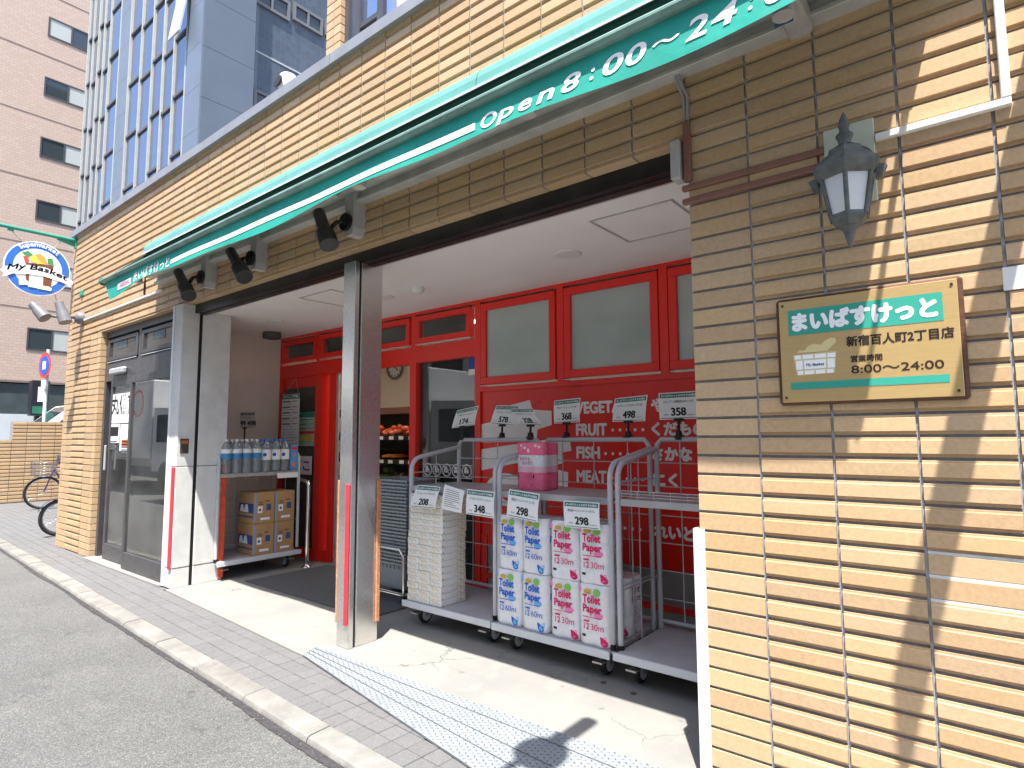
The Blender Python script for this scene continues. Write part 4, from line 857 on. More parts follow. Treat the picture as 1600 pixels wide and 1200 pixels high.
t = thing('twin_floodlight', 'pair of grey floodlights on one wall mount near the building corner', 'floodlight', (-8.6, 0, 2.7))
M_FL = mat('flood_grey', (.16, .16, .175), .4, var=.1, vs=10)
b = MB(); b.lathe([(.075, 0), (.075, .05), (.05, .085), (0, .09)], 18, Matrix.Translation((-8.5, -.012, 2.74)) @ Matrix.Rotation(RD(90), 4, 'X')); b.build('mount', M_FL, t)
b = MB(); b.tube([(-8.5, -.09, 2.745), (-8.5, -.22, 2.74)], .022, 8); b.tube([(-8.5, -.2, 2.74), (-8.5, -.30, 2.72), (-8.5, -.42, 2.74)], .016, 8); b.build('arm', M_FL, t)
for c0, c1 in (((-8.53, -.26, 2.90), (-8.45, -.20, 2.66)), ((-8.55, -.5, 2.84), (-8.44, -.40, 2.68))):
    b = MB(); c0, c1 = Vector(c0), Vector(c1); b.cyl(c0, c0.lerp(c1, .4), .045, .05, 14); b.cyl(c0.lerp(c1, .4), c1, .06, .07, 14); b.build('lamp_head', M_FL, t)
b = MB(); b.box(-8.42, -6.15, -.035, -.0125, 2.70, 2.722, .003); o = b.build('cable_duct', M_WHITE); o['label'] = 'white cable duct running along the tiles right of the twin floodlights'; o['category'] = 'duct'
b = MB(); b.box(-8.62, -8.54, -.04, -.0125, 3.02, 3.10, .01); o = b.build('sign_anchor', M_GBR); o['label'] = 'small green wall anchor on the tiles below the hanging sign'; o['category'] = 'anchor'

# ------------------------------------------------------------------ blue grey neighbour tower
BB = thing('glass_office_building', 'blue grey office block with tall mullioned windows behind the shop roof', 'building', (-12, 4, 0))
FY = 1.5; BX1 = -9.13; BX0 = -14.75
M_PAN = mat('blue_grey_panel', (.16, .19, .235), .35, metal=.2, var=.05, vs=1.2); M_MUL = mat('pale_mullion', (.42, .42, .38), .45, var=.08, vs=8); M_MULD = mat('mullion_dark', (.10, .10, .12), .5)  # transom bars are a darker tone than the mullions
b = MB(); b.box(BX0, BX1-.08, FY+.075, FY+.79, 0, 30); b.build('core', mat('core_grey', (.20, .22, .26), .6), BB)
xm = [on_y(px, 150, FY).x for px in (134, 141.5, 150, 158.5, 168, 184)]; xr = [on_y(px, 150, FY).x for px in (200, 218, 236, 253, 270, 289)]
zs = [3.9]+[on_y(214, yy, FY).z for yy in (290, 215, 135, 75, 30)]; dz = zs[3]-zs[2]
zs = [3.9, 4.75]+[4.75+1.02*i for i in range(1, 14)]
M_TOWG = mat('tower_glass', (.22, .25, .35), .03, metal=.85)
for xs in (xm, xr):
    for i, x in enumerate(xs):
        b = MB(); b.box(x-.016, x+.016, FY-.02, FY+.06, 3.4, 22); b.build('mullion', M_MUL, BB)
    for i in range(len(xs)-1):
        for j in range(len(zs)-1):
            a, c_ = xs[i]+.016, xs[i+1]-.016; z0, z1 = zs[j]+(.0 if i % 2 else .12), zs[j+1]+(.0 if i % 2 else .12)
            if proj(((a+c_)/2, FY, z0))[1] < -60: continue
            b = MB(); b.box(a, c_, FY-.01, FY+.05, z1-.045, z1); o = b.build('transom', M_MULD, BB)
            b = MB(); b.box(a, c_, FY+.02, FY+.03, z0, z1-.05)
            pn = b.build('pane', M_TOWG, BB)
            pn.rotation_euler = (random.uniform(-.0006, .0006), 0, 0)
b = MB(); z = 3.2
while z < 12: b.box(xm[-1]+.016, xr[0]-.016, FY-.01, FY+.07, z, z+.70); b.box(xr[-1]+.016, BX1-.062, FY-.012, FY+.07, z, z+.70); z += .705
b.build('cladding_panel', M_PAN, BB, kind='stuff')
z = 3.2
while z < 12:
    b = MB(); b.box(BX1-.06, BX1, FY-.012, FY+.80, z, z+.82); b.build('cladding_panel', mat('side_panel_shaded', (.095, .115, .145), .5, var=.06, vs=1.5), BB); z += .826  # side panels coloured darker than the front to stand in for shade
g0 = on_y(280, 60, FY-.1); b = MB(); b.box(g0.x-.22, g0.x+.20, FY-.05, FY-.025, g0.z, g0.z+1.0, 0, Matrix.Translation((0, FY-.03, g0.z+1)) @ Matrix.Rotation(RD(-8), 4, 'X') @ Matrix.Translation((0, -(FY-.03), -g0.z-1))); b.build('open_window', mat('vent_pane', (.40, .44, .46), .3), BB)
# mosaic tiled wing behind
b = MB(); b.box(-14, -9.42, 2.45, 12, 0, 24); MOS = b.build('mosaic_wing', mat('mosaic_joint', (.13, .155, .185), .7, var=.1, vs=3), BB)
b = MB()
for i in range(44):
    for j in range(110):
        y, z = 2.5+i*.1, 4.2+j*.055
        b.add([(-9.42+.004, y+.003, z+.003), (-9.42+.004, y+.096, z+.003), (-9.42+.004, y+.096, z+.052), (-9.42+.004, y+.003, z+.052)], [(0, 1, 2, 3)])
b.build('mosaic_tile', mat('mosaic_blue_grey', (.075, .092, .118), .35, isl=.13, var=.08, vs=3), MOS, kind='stuff')
b = MB(); b.box(-9.42, -9.40, 2.36, 2.42, 0, 20); b.build('downpipe', M_BLACK, BB)
def wing_win(xl, xr, yt, yb):
    a, c_ = on_x(xl, yt, -9.4), on_x(xl, yb, -9.4); y0, z1, z0 = a.y, a.z, c_.z; y1 = on_x(xr, yb+(xr-xl)*.46, -9.4).y
    f = MB(); f.box(-9.42, -9.37, y0, y1, z0, z0+.05); f.box(-9.42, -9.37, y0, y1, z1-.05, z1); f.box(-9.42, -9.3705, y0, y0+.05, z0+.05, z1-.05); f.box(-9.42, -9.3705, y1-.05, y1, z0+.05, z1-.05); ym = (y0+y1)/2; f.box(-9.42, -9.371, ym-.02, ym+.02, z0+.05, z1-.05)
    o = f.build('window', mat('wing_frame', (.13, .13, .14), .5), BB); q = MB(); q.box(-9.41, -9.40, y0+.05, y1-.05, z0+.05, z1-.05); q.build('pane', mat('dark_pane', (.03, .035, .04), .08, spec=.8), o)
wing_win(396, 445, 138, 171); wing_win(396, 452, -30, 2); wing_win(458, 503, 3, 31); wing_win(508, 545, 30, 55)
b = MB(); zl = on_x(400, 80, -9.4).z; b.box(-9.42, -9.405, 2.45, 6.9, zl, zl+.03); b.build('joint_band', mat('mosaic_band', (.34, .36, .38), .6), BB)

# ------------------------------------------------------------------ brown apartment block across the side street
BRX = -30
BR = thing('brown_apartment_block', 'tall brown tiled apartment block with small two pane windows', 'building', (BRX-5, 8, 0))
def brick_mat():
    m = bpy.data.materials.new('brown_brick_tile'); m.use_nodes = True; n = m.node_tree.nodes; L = m.node_tree.links; bs = n['Principled BSDF']
    geo = n.new('ShaderNodeNewGeometry'); sp_ = n.new('ShaderNodeSeparateXYZ'); cb = n.new('ShaderNodeCombineXYZ'); L.new(geo.outputs['Position'], sp_.inputs[0]); L.new(sp_.outputs['Y'], cb.inputs['X']); L.new(sp_.outputs['Z'], cb.inputs['Y'])
    br = n.new('ShaderNodeTexBrick'); br.inputs['Color1'].default_value = (.42, .315, .255, 1); br.inputs['Color2'].default_value = (.46, .35, .29, 1); br.inputs['Mortar'].default_value = (.37, .275, .225, 1)
    br.inputs['Scale'].default_value = 1; br.inputs['Brick Width'].default_value = .24; br.inputs['Row Height'].default_value = .115; br.inputs['Mortar Size'].default_value = .012
    L.new(cb.outputs[0], br.inputs['Vector']); L.new(br.outputs['Color'], bs.inputs['Base Color']); bs.inputs['Roughness'].default_value = .7; return m
M_BRK = brick_mat()
b = MB(); b.box(BRX-12, BRX, -3, 30, 3.55, 45); b.build('wall', M_BRK, BR)
b = MB(); b.box(BRX-12, BRX-.1, -3, 30, 0, 3.5); b.build('base_wall', mat('dark_green_base', (.045, .06, .062), .5, var=.2, vs=3), BR)
M_OFFW = mat('window_dark', (.035, .045, .05), .06, spec=.8); M_CURT = mat('window_curtain', (.40, .42, .40), .25)
for k, (z0, z1, dark) in enumerate(((4.88, 5.78, 0), (7.6, 8.5, 0), (10.25, 11.1, 0), (12.93, 13.78, 0), (15.58, 16.4, 1), (18.2, 19.05, 2), (20.9, 21.7, 0))):
    y0, y1 = 3.9, 6.0
    f = MB(); f.box(BRX-.1, BRX+.03, y0, y1, z0, z0+.06); f.box(BRX-.1, BRX+.03, y0, y1, z1-.05, z1); f.box(BRX-.1, BRX+.029, y0, y0+.06, z0+.06, z1-.05); f.box(BRX-.1, BRX+.029, y1-.06, y1, z0+.06, z1-.05); f.box(BRX-.1, BRX+.028, 4.70, 4.76, z0+.06, z1-.05)
    o = f.build('window', M_DARKF, BR)
    for a, c_, mm in ((y0+.06, 4.70, M_CURT if dark == 2 else M_OFFW), (4.76, y1-.06, M_OFFW if dark == 2 else M_CURT)):
        q = MB(); q.box(BRX-.05, BRX+.005, a, c_, z0+.06, z1-.05); q.build('pane', mm, o)
b = MB()
for z in (3.6, 6.55, 9.2, 11.9, 14.6, 17.3, 20): b.box(BRX-.02, BRX+.012, -3, 30, z, z+.04)
b.build('joint_line', mat('joint_brown', (.24, .18, .15), .8), BR)
b = MB(); b.box(BRX-.05, BRX+.01, 1.5, 3.0, 3.62, 4.5); b.build('window', M_OFFW, BR)

# ------------------------------------------------------------------ low tiled wall at the corner
LW = thing('low_tiled_wall', 'low stepped tan tiled boundary wall beyond the parked bicycles', 'wall', (-15.9, 1.5, 0))
b = MB(); b.box(-16.1, -15.81, .86, 3.2, -.05, 1.66); b.box(-16.1, -15.81, -.25, .86, -.05, 1.28); b.build('core', M_MORTAR, LW)
b = MB(); b.prism([(-.002, 0), (.006, 0), (.006, .0095), (.0175, .0115), (.0175, .053), (.0125, .055), (.0125, .0625), (-.002, .0625)], 0, TP-.01, 'y'); lm = MB(); lm.add([(q[1+0] if False else q[0], q[1], q[2]) for q in b.v], b.f)
lmm = lm.mesh('tile'); lmm.materials.append(M_TILE)
for j in range(22):
    for k in range(0, 10):
        y = -.25+k*TP+.12; z = j*.0755
        if z+.07 > (1.66 if y > .8 else 1.28): continue
        if y > 2.2: continue
        share('tile', lmm, (-15.81, y, z), LW, scale=(1, 1, 1.06))

# ------------------------------------------------------------------ road sign behind the low wall, shop sign box, parked vehicles
g = on_x(75, 571, -16.35); t = thing('no_parking_sign', 'round red and blue no parking sign on a white pole', 'road sign', (-16.35, g.y, 0))
b = MB(); b.cyl((-16.38, g.y, -.1), (-16.38, g.y, g.z+.36), .035, n=12); b.build('pole', M_WHITE, t)
nn = Vector((.15, -.989, 0)); gc = Vector((-16.38, g.y-.05, g.z))
def disc(r, k_, m, nm): q = MB(); q.cyl(gc+nn*k_, gc+nn*(k_+.004), r, n=32); q.build(nm, m, t)
disc(.29, 0, mat('sign_rim_red', (.62, .06, .05), .4), 'red_ring'); disc(.215, .006, mat('sign_no_blue', (.03, .10, .50), .4), 'blue_field')
q = MB(); q.box(-.07, .07, -.002, .002, -.09, .09, 0, Matrix.Translation(gc+nn*.014) @ Matrix.Rotation(RD(8.6), 4, 'Z')); q.build('white_mark', M_WINK, t); q = MB(); q.box(-.1, .1, -.003, .003, -.53, -.33, 0, Matrix.Translation(gc+nn*.004) @ Matrix.Rotation(RD(8.6), 4, 'Z')); q.build('plate', M_WHITE, t)
b = MB(); p = on_x(63, 622, -20.); b.box(-20.3, -20., p.y-.20, p.y+.20, p.z-.48, p.z+.48, .02); t = thing('lightbox_sign', 'small dark upright lightbox sign behind the sign pole', 'sign', (-20.1, p.y, p.z-.48)); b.build('box', mat('sign_black', (.02, .022, .03), .3), t)
q = MB(); q.box(-20, -19.99, p.y-.16, p.y+.16, p.z-.42, p.z-.22); q.build('green_panel', mat('sign_dkgreen', (.03, .16, .10), .4), t); q = MB(); q.box(-20, -19.99, p.y-.06, p.y+.08, p.z-.1, p.z+.3); q.build('white_mark', M_PAPER, t); q = MB(); q.cyl((-20.15, p.y, -.1), (-20.15, p.y, p.z-.45), .05); q.build('post', M_BLACK, t)
def car(name, label, X, Y0, L, zr, colr, van=False):
    t = thing(name, label, 'van' if van else 'car', (X, Y0+L/2, -.12)); W_ = 1.6
    if van: pr = [(0, .3), (0, 1.55), (.12, 1.72), (.75, zr), (L-.2, zr), (L, zr-.25), (L, .3)]
    else: pr = [(0, .3), (.0, .75), (.25, .9), (1.0, 1.0), (1.7, zr-.05), (2.2, zr), (3.0, zr-.03), (3.7, 1.05), (L-.1, .98), (L, .7), (L, .3)]
    b = MB(); b.prism([(Y0+y, z-.12) for y, z in pr], X-W_, X, 'x'); b.build('body', colr, t)
    gl = mat('car_glass', (.03, .04, .055), .05, spec=.9)
    wn = [(1.15, 1.03), (1.75, zr-.12), (2.2, zr-.07), (2.9, zr-.1), (3.45, 1.05)] if not van else [(.35, 1.72), (.8, zr-.12), (L*.7, zr-.12), (L*.7, 1.72)]
    b = MB(); b.prism([(Y0+y, z-.12) for y, z in wn], X, X+.012, 'x'); b.build('side_window', gl, t)
    b = MB(); fa = [(.14, 1.74), (.72, zr-.03)] if van else [(1.02, 1.02), (1.66, zr-.08)]
    b.add([(X-W_+.1, Y0+fa[0][0]-.012, fa[0][1]-.12), (X-.1, Y0+fa[0][0]-.012, fa[0][1]-.12), (X-.14, Y0+fa[1][0]-.012, fa[1][1]-.12), (X-W_+.14, Y0+fa[1][0]-.012, fa[1][1]-.12)], [(0, 1, 2, 3)]); b.build('windscreen', gl, t)
    for yy in (.75, L-.75):
        b = MB(); b.cyl((X-.18, Y0+yy, .18), (X+.01, Y0+yy, .18), .3, n=20); wl = b.build('wheel', M_RUBBER, t); b = MB(); b.cyl((X+.011, Y0+yy, .18), (X+.02, Y0+yy, .18), .18, n=16); b.build('rim', M_ALU, wl)
p = on_x(57, 655, -18.4); car('parked_van', 'white parked van with a dark windscreen behind the low wall', -18.4, p.y, 4.2, 2.3, mat('car_white', (.78, .78, .77), .2, spec=.6, coat=.5), True)
p = on_x(12, 684, -17.3); car('parked_car', 'white parked car with its bonnet by the low end of the wall', -17.3, p.y-3.6, 4.2, 1.66, mat('car_white', (.78, .78, .77), .2, spec=.6, coat=.5))
a, c_ = on_x(-60, 645, -22), on_x(50, 690, -22); b = MB(); b.box(-22.1, -22, a.y, c_.y, -.12, a.z); o = b.build('hoarding', mat('pale_blue_hoarding', (.50, .55, .58), .6, var=.04, vs=2)); o['label'] = 'pale blue grey hoarding panel in front of the brown block'; o['category'] = 'hoarding'

# ------------------------------------------------------------------ bicycles
M_BFR = mat('bike_frame', (.05, .05, .075), .3, metal=.5); M_CHR = mat('bike_chrome', (.62, .62, .64), .2, metal=1)
def bicycle(label, X, Y, r, frame, basket, lean=0.):
    t = thing('bicycle', label, 'bicycle', (0, 0, 0)); wb = r*3.3
    for k, y in enumerate((0, wb)):
        b = MB(); b.torus((0, y, r), (1, 0, 0), r-.022, .020, 36, 8); wl = b.build('wheel', M_RUBBER, t)
        b = MB(); b.torus((0, y, r), (1, 0, 0), r-.048, .009, 36, 6); b.cyl((-.035, y, r), (.035, y, r), .022, n=12); b.build('rim', M_CHR, wl)
        b = MB()
        for i in range(24):
            a = i*math.pi/12; b.tube([(.014 if i % 2 else -.014, y, r), (0, y+(r-.05)*math.cos(a), r+(r-.05)*math.sin(a))], .0012, 4, caps=False)
        b.build('spokes', M_CHR, wl)
        b = MB(); V = []; 
        for i in range(15):
            a = RD(20+i*10.5) if k == 0 else RD(25+i*10)
            for dx in (-.026, .026): V.append((dx, y-(r+.018)*math.cos(a) if k == 0 else y+(r+.018)*math.cos(a), r+(r+.018)*math.sin(a)))
        b.add(V, [(2*i, 2*i+1, 2*i+3, 2*i+2) for i in range(14)], None, True); b.build('mudguard', M_CHR if basket else frame, t)
    hz = max(.92, r*3); hy = .20; bb_ = (0, wb*.56, r*.9); se = (0, wb*.70, max(.78, r*2.6)); hd = (0, hy*.75, hz-.18)
    b = MB(); b.tube([(0, 0, r), (0, hy*.55, r*2+.05), hd], .014, 8); b.tube([(0, hy*.62, r*2+.12), (0, wb*.35, r*1.2+.02), bb_], .020, 8); b.tube([bb_, (se[0], se[1], se[2]-.1)], .016, 8); b.tube([bb_, (0, wb, r)], .011, 8); b.tube([(0, se[1]-.02, se[2]-.2), (0, wb, r)], .009, 8); b.build('frame', frame, t)
    b = MB(); b.tube([hd, (0, hy, hz)], .011, 8); b.tube([(-.27, hy+.17, hz+.02), (-.25, hy+.02, hz+.05), (-.12, hy-.02, hz+.04), (0, hy, hz), (.12, hy-.02, hz+.04), (.25, hy+.02, hz+.05), (.27, hy+.17, hz+.02)], .011, 8); b.build('handlebar', M_CHR, t)
    b = MB()
    for sx in (-1, 1): b.tube([(sx*.268, hy+.10, hz+.035), (sx*.272, hy+.2, hz+.015)], .016, 8)
    b.build('grip', M_BLACK, t)
    b = MB(); b.lathe([(0, -.03), (.08, -.025), (.10, 0), (.09, .03), (0, .035)], 14, Matrix.Translation((0, se[1]+.03, se[2]-.03)) @ Matrix.Scale(1.35, 4, (0, 1, 0))); b.build('saddle', M_BLACK, t)
    b = MB(); b.cyl((-.05, bb_[1], bb_[2]), (.05, bb_[1], bb_[2]), .08, n=18); b.tube([(.06, bb_[1], bb_[2]), (.06, bb_[1]-.08, bb_[2]-.14)], .009, 6); b.box(.06, .13, bb_[1]-.13, bb_[1]-.04, bb_[2]-.155, bb_[2]-.135); b.build('crank', M_CHR, t)
    if basket:
        b = MB(); z0, z1, y0, y1 = hz-.30, hz-.05, hy-.38, hy-.07
        for i in range(6):
            u = i/5; z = z0+(z1-z0)*u; e = .02*u; b.tube([(-.14-e, y0-e, z), (.14+e, y0-e, z), (.14+e, y1+e, z), (-.14-e, y1+e, z)], .003 if 0 < i < 5 else .005, 4, True)
        for i in range(8):
            u = -1+2*i/7
            for yy, s_ in ((y0, -1), (y1, 1)): b.tube([(.14*u, yy, z0), (.16*u, yy+.02*s_, z1)], .0025, 4)
            for sx in (-1, 1): b.tube([(sx*.14, y0+(y1-y0)*(u+1)/2, z0), (sx*.16, y0+(y1-y0)*(u+1)/2, z1)], .0025, 4)
        b.build('basket', M_CHR, t)
        b = MB(); b.box(-.12, .12, hy-.02, hy+.06, hz-.10, hz+.10, .05); b.build('bag', mat('dark_bag', (.06, .055, .065), .8, var=.2, vs=14), t)
    t.location = (X, Y, -.012); t.rotation_euler = (0, lean, 0); return t
p = on_z(90, 838, -.012); bicycle('small wheeled dark bicycle parked behind the tiled pier', p.x+.0, p.y+.02, .25, M_BFR, False)
p = on_z(76, 795, -.012); bicycle('city bicycle with a chrome front basket parked by the low wall', p.x, p.y-.1, .31, mat('bike_purple', (.10, .07, .16), .3, metal=.4), True, RD(4))

# ------------------------------------------------------------------ things outside the picture that throw shadows or reflections into it
t = thing('projecting_sign', 'slim box sign projecting from the wall right of the plaque', 'sign', (.62, -.3, 3.2))
sy = MB(); 
def back(p, y): return Vector((p.x+.63*(-y), y, p.z+2.77*(-y)))
c0 = back(Vector((-.30, 0, .46)), -.86); b = MB(); b.box(c0.x-.014, c0.x+.014, -.86, -.01, c0.z-.30, c0.z, .004); b.build('box', M_WHITE, t)
b = MB(); b.tube([(c0.x, -.011, c0.z-.2), (c0.x, -.4, c0.z-.2)], .02, 8); b.build('bracket', M_ALU, t)
lp = on_z(845, 1180); k = 1.18; top = Vector((lp.x+.63*k, lp.y-k, 2.77*k))
t = thing('street_lamp', 'kerbside street lamp reaching over the pavement', 'street lamp', (top.x, -4.6, 0))
b = MB(); b.cyl((top.x, -4.6, -.1), (top.x, -4.6, top.z+.25), .06, .045, 14); b.build('pole', M_GREYP, t)
b = MB(); b.tube([(top.x, -4.6, top.z+.2), (top.x, -3, top.z+.34), (top.x, top.y-.3, top.z+.22), (top.x, top.y, top.z+.1)], .022, 8); b.build('arm', M_GREYP, t)
b = MB(); b.lathe([(0, -.12), (.06, -.10), (.105, -.05), (.115, .02), (.09, .08), (.04, .11), (0, .115)], 18, Matrix.Translation(top)); b.build('globe', M_WHITE, t)
b = MB(); b.box(top.x-.04, top.x+.04, top.y+.06, top.y+.40, top.z-.03, top.z+.03, .02); b.build('sensor_arm', M_GREYP, t)
# truck parked across the street (mirrored in the entrance glass)
def truck(X, Y, lab):
    t = thing('delivery_truck', lab, 'truck', (X, Y, ROADZ)); z = ROADZ
    b = MB(); b.prism([(X+1.7, z+.5), (X+1.75, z+1.2), (X+1.5, z+1.95), (X+1.3, z+2.1), (X+.05, z+2.15), (X+.05, z+.5)], Y-1.7, Y, 'y'); b.build('cab', mat('truck_white', (.75, .76, .75), .25, coat=.4), t)
    b = MB(); b.box(X-4.2, X, Y-1.8, Y+.05, z+.8, z+2.9, .03); b.build('cargo_box', mat('truck_white', (.75, .76, .75), .25, coat=.4), t)
    gl = mat('car_glass', (.03, .04, .055), .05, spec=.9)
    b = MB(); b.prism([(X+.3, z+1.25), (X+.3, z+1.95), (X+1.25, z+1.95), (X+1.5, z+1.3), (X+1.5, z+1.25)], Y, Y+.012, 'y'); b.build('side_window', gl, t)
    b = MB(); b.add([(X+1.76, Y-.1, z+1.25), (X+1.76, Y-1.6, z+1.25), (X+1.5, Y-1.55, z+1.97), (X+1.5, Y-.15, z+1.97)], [(0, 1, 2, 3)]); b.build('windscreen', gl, t)
    for x in (.95, -2.9): b = MB(); b.cyl((X+x, Y-.2, z+.38), (X+x, Y+.04, z+.38), .38, n=20); b.build('wheel', M_RUBBER, t)
    b = MB(); b.torus((X-.9, Y+.052, z+2.3), (0, 1, 0), .35, .02, 28, 5); b.build('logo_ring', M_RED, t)
p = on_y(716, 640, 2*1.43+3.9); truck(p.x-.9, -3.9, 'white delivery truck with a ringed emblem parked straight across the street behind the viewer')
truck(-17.2, -4.0, 'white delivery truck parked farther down the street, mirrored in the dark sliding door')
OP = thing('opposite_building', 'plain beige building across the street behind the viewer', 'building', (-4, -10, 0))
b = MB(); b.box(-60, 14, -16, -9.5, -.1, 9.2); b.build('wall', mat('opposite_beige', (.66, .62, .56), .8, var=.1, vs=1), OP)
for k in range(26):
    for j in range(3):
        b = MB(); x = -58+k*2.5; b.box(x, x+1.5, -9.52, -9.46, .9+j*2.7, 2.3+j*2.7); b.build('window', mat('dark_pane', (.03, .035, .04), .08, spec=.8), OP)

# ------------------------------------------------------------------ roll carts
def cart(label, loc, rotz, W_, D_, shelf_z=.95, shelf=True, wire_lip=False, sgroup='roll carts in the recess'):
    t = thing('roll_cart', label, 'roll cart', (0, 0, 0), sgroup); H = 1.27; m = M_GREYP
    b = MB(); b.box(.015, W_-.015, 0, D_, .142, .172, .004); b.build('deck', mat('deck_grey', (.42, .43, .45), .5, var=.1, vs=6), t)
    b = MB(); b.box(.0, W_, -.012, -.0005, .132, .174, .003); b.build('front_lip', mat('lip_pale', (.58, .60, .63), .4), t)
    for sx in (.0, 1.):
        x = .014 if sx == 0 else W_-.014
        b = MB(); b.tube([(x, .055, .15), (x, .055, 1.06)]+[(x, .145-.09*math.cos(RD(a)), 1.06+.09*math.sin(RD(a))) for a in (20, 40, 60, 78)]+[(x, D_-.05, 1.215)], .0155, 10); b.tube([(x, D_-.05, .15), (x, D_-.05, 1.23)], .0155, 10); fr = b.build('side_frame', m, t)
        b = MB()
        for z in (.47, 1.04): b.tube([(x, .055, z), (x, D_-.05, z)], .0035, 6)
        for yy in (.5,): b.tube([(x, D_*yy, .16), (x, D_*yy, 1.13+.1*yy)], .0035, 6)
        b.build('side_wire', m, fr)
        b = MB(); b.cyl((x, .055, .165), (x, .055, .195), .019, n=12); b.build('post_collar', M_BLACK, fr)
    b = MB(); y = D_-.05; b.tube([(.014, y, 1.20), (.02, y, 1.24), (.045, y, H), (W_-.045, y, H), (W_-.02, y, 1.24), (W_-.014, y, 1.20)], .0155, 10); bk = b.build('back_frame', m, t); b = MB(); b.tube([(.02, y, .21), (W_-.02, y, .21)], .012, 8); b.build('lower_bar', m, t)
    b = MB()
    for z in (.34, .50, .66, .82, .99, 1.13): b.tube([(.014, y, z), (W_-.014, y, z)], .0035, 6)
    for k in (.2, .5, .8): b.tube([(W_*k, y, .21), (W_*k, y, H)], .0035, 6)
    b.build('back_wire', m, bk)
    for x in (.09, W_-.09):
        for yy in (.09, D_-.09):
            b = MB(); b.box(x-.055, x+.055, yy-.04, yy+.04, .128, .1415, .002); b.prism([(yy-.018, .128), (yy+.03, .128), (yy+.060, .065), (yy+.03, .055)], x-.030, x-.025, 'x'); b.prism([(yy-.018, .128), (yy+.03, .128), (yy+.060, .065), (yy+.03, .055)], x+.025, x+.030, 'x'); b.box(x-.03, x+.03, yy-.075, yy-.03, .088, .097); cs = b.build('caster', mat('caster_zinc', (.40, .40, .38), .4, metal=.7, var=.2, vs=30), t)
            b = MB(); b.torus((x, yy+.040, .0625), (1, 0, 0), .046, .0165, 20, 8); b.build('tyre', M_RUBBER, cs); b = MB(); b.cyl((x-.017, yy+.040, .0625), (x+.017, yy+.040, .0625), .042, n=16); b.build('hub', M_GREYP, cs)
    if shelf:
        b = MB(); b.box(.03, W_-.03, .06, D_-.07, shelf_z-.004, shelf_z, .001); b.box(.03, W_-.03, .05, .0595, shelf_z-.036, shelf_z+.001, .002); b.box(.03, W_-.03, D_-.0695, D_-.06, shelf_z-.03, shelf_z, .002); s_ = b.build('shelf', mat('shelf_grey', (.46, .46, .46), .35, metal=.3, var=.1, vs=6), t)
        if wire_lip:
            b = MB()
            for z in (.015, .03, .045): b.tube([(.035, .056, shelf_z+z), (W_-.035, .056, shelf_z+z)], .002, 5)
            for k in range(9): b.tube([(.035+k*(W_-.07)/8, .056, shelf_z), (.035+k*(W_-.07)/8, .056, shelf_z+.047)], .002, 5)
            b.build('wire_lip', M_ALU, s_)
    t.location = loc; t.rotation_euler = (0, 0, rotz); return t
C1, C2, C3 = (-3.262, .53, 0), (-2.436, .52, 0), (-1.612, .53, 0)
cart('grey roll cart carrying the stack of tissue boxes', C1, 0, .81, .59, .95)
cart('grey roll cart loaded with blue and pink toilet paper packs', C2, 0, .81, .59, .955)
cart('empty grey roll cart with a wire lip against the tiled wall end', C3, 0, .81, .59, .955, True, True)
LC = (-5.52, .30, 0); cart('grey roll cart with water bottles and cartons beside the white pillar', LC, math.pi/2, .84, .6, .962, True, False)

# ------------------------------------------------------------------ tissue boxes
M_TIS = mat('tissue_white', (.78, .77, .73), .5, var=.03, vs=10); M_YEL = mat('yellow_fleck', (.68, .47, .12), .5); M_GRY = mat('grey_dot', (.25, .22, .22), .5)
bw, bd, bh = .112, .235, .0428
b = MB(); b.box(0, bw-.002, 0, bd, 0, bh-.0014, .0035); tb = b.mesh('tissue_box')
tb.materials.append(M_TIS)
fl = MB(); rr = random.Random(3)
for i in range(16):
    x = .016+rr.random()*.08; z = .008+rr.random()*.02+.006; s = .0035+rr.random()*.003; fl.add([(x-s, -.0004, z), (x, -.0004, z-s*.6), (x+s, -.0004, z+.001), (x, -.0004, z+s*.8)], [(0, 1, 2, 3)])
for i in range(26):
    y = .12+rr.random()*.108; z = .006+rr.random()*.03; s = .0035+rr.random()*.003; xx = bw-.0008; fl.add([(xx, y-s, z), (xx, y, z-s*.6), (xx, y+s, z), (xx, y, z+s*.8)], [(0, 1, 2, 3)])
fm = fl.mesh('fleck_print'); fm.materials.append(M_YEL)
dm_ = MB(); dm_.box(bw-.001, bw-.0003, .010, .019, .003, .011); dm = dm_.mesh('corner_mark'); dm.materials.append(M_GRY)
def tissue(x, y, z):
    t = share('tissue_box', tb, (x, y, z), None); t['label'] = 'white tissue box with yellow flecks stacked on the roll cart deck'; t['category'] = 'tissue box'; t['group'] = 'stacked tissue boxes'
    share('fleck_print', fm, (x, y, z), t); share('corner_mark', dm, (x, y, z), t)
for r in range(11):
    for c in range(3): tissue(-3.235+c*bw+random.uniform(-.0015, .0015), .545+random.uniform(-.004, .004), .173+r*bh)
for r in range(6):
    for c in range(3): tissue(-3.235+c*bw+random.uniform(-.001, .001)+(.016 if c < 2 else .001), .549+random.uniform(-.002, .002), .173+(11+r)*bh)

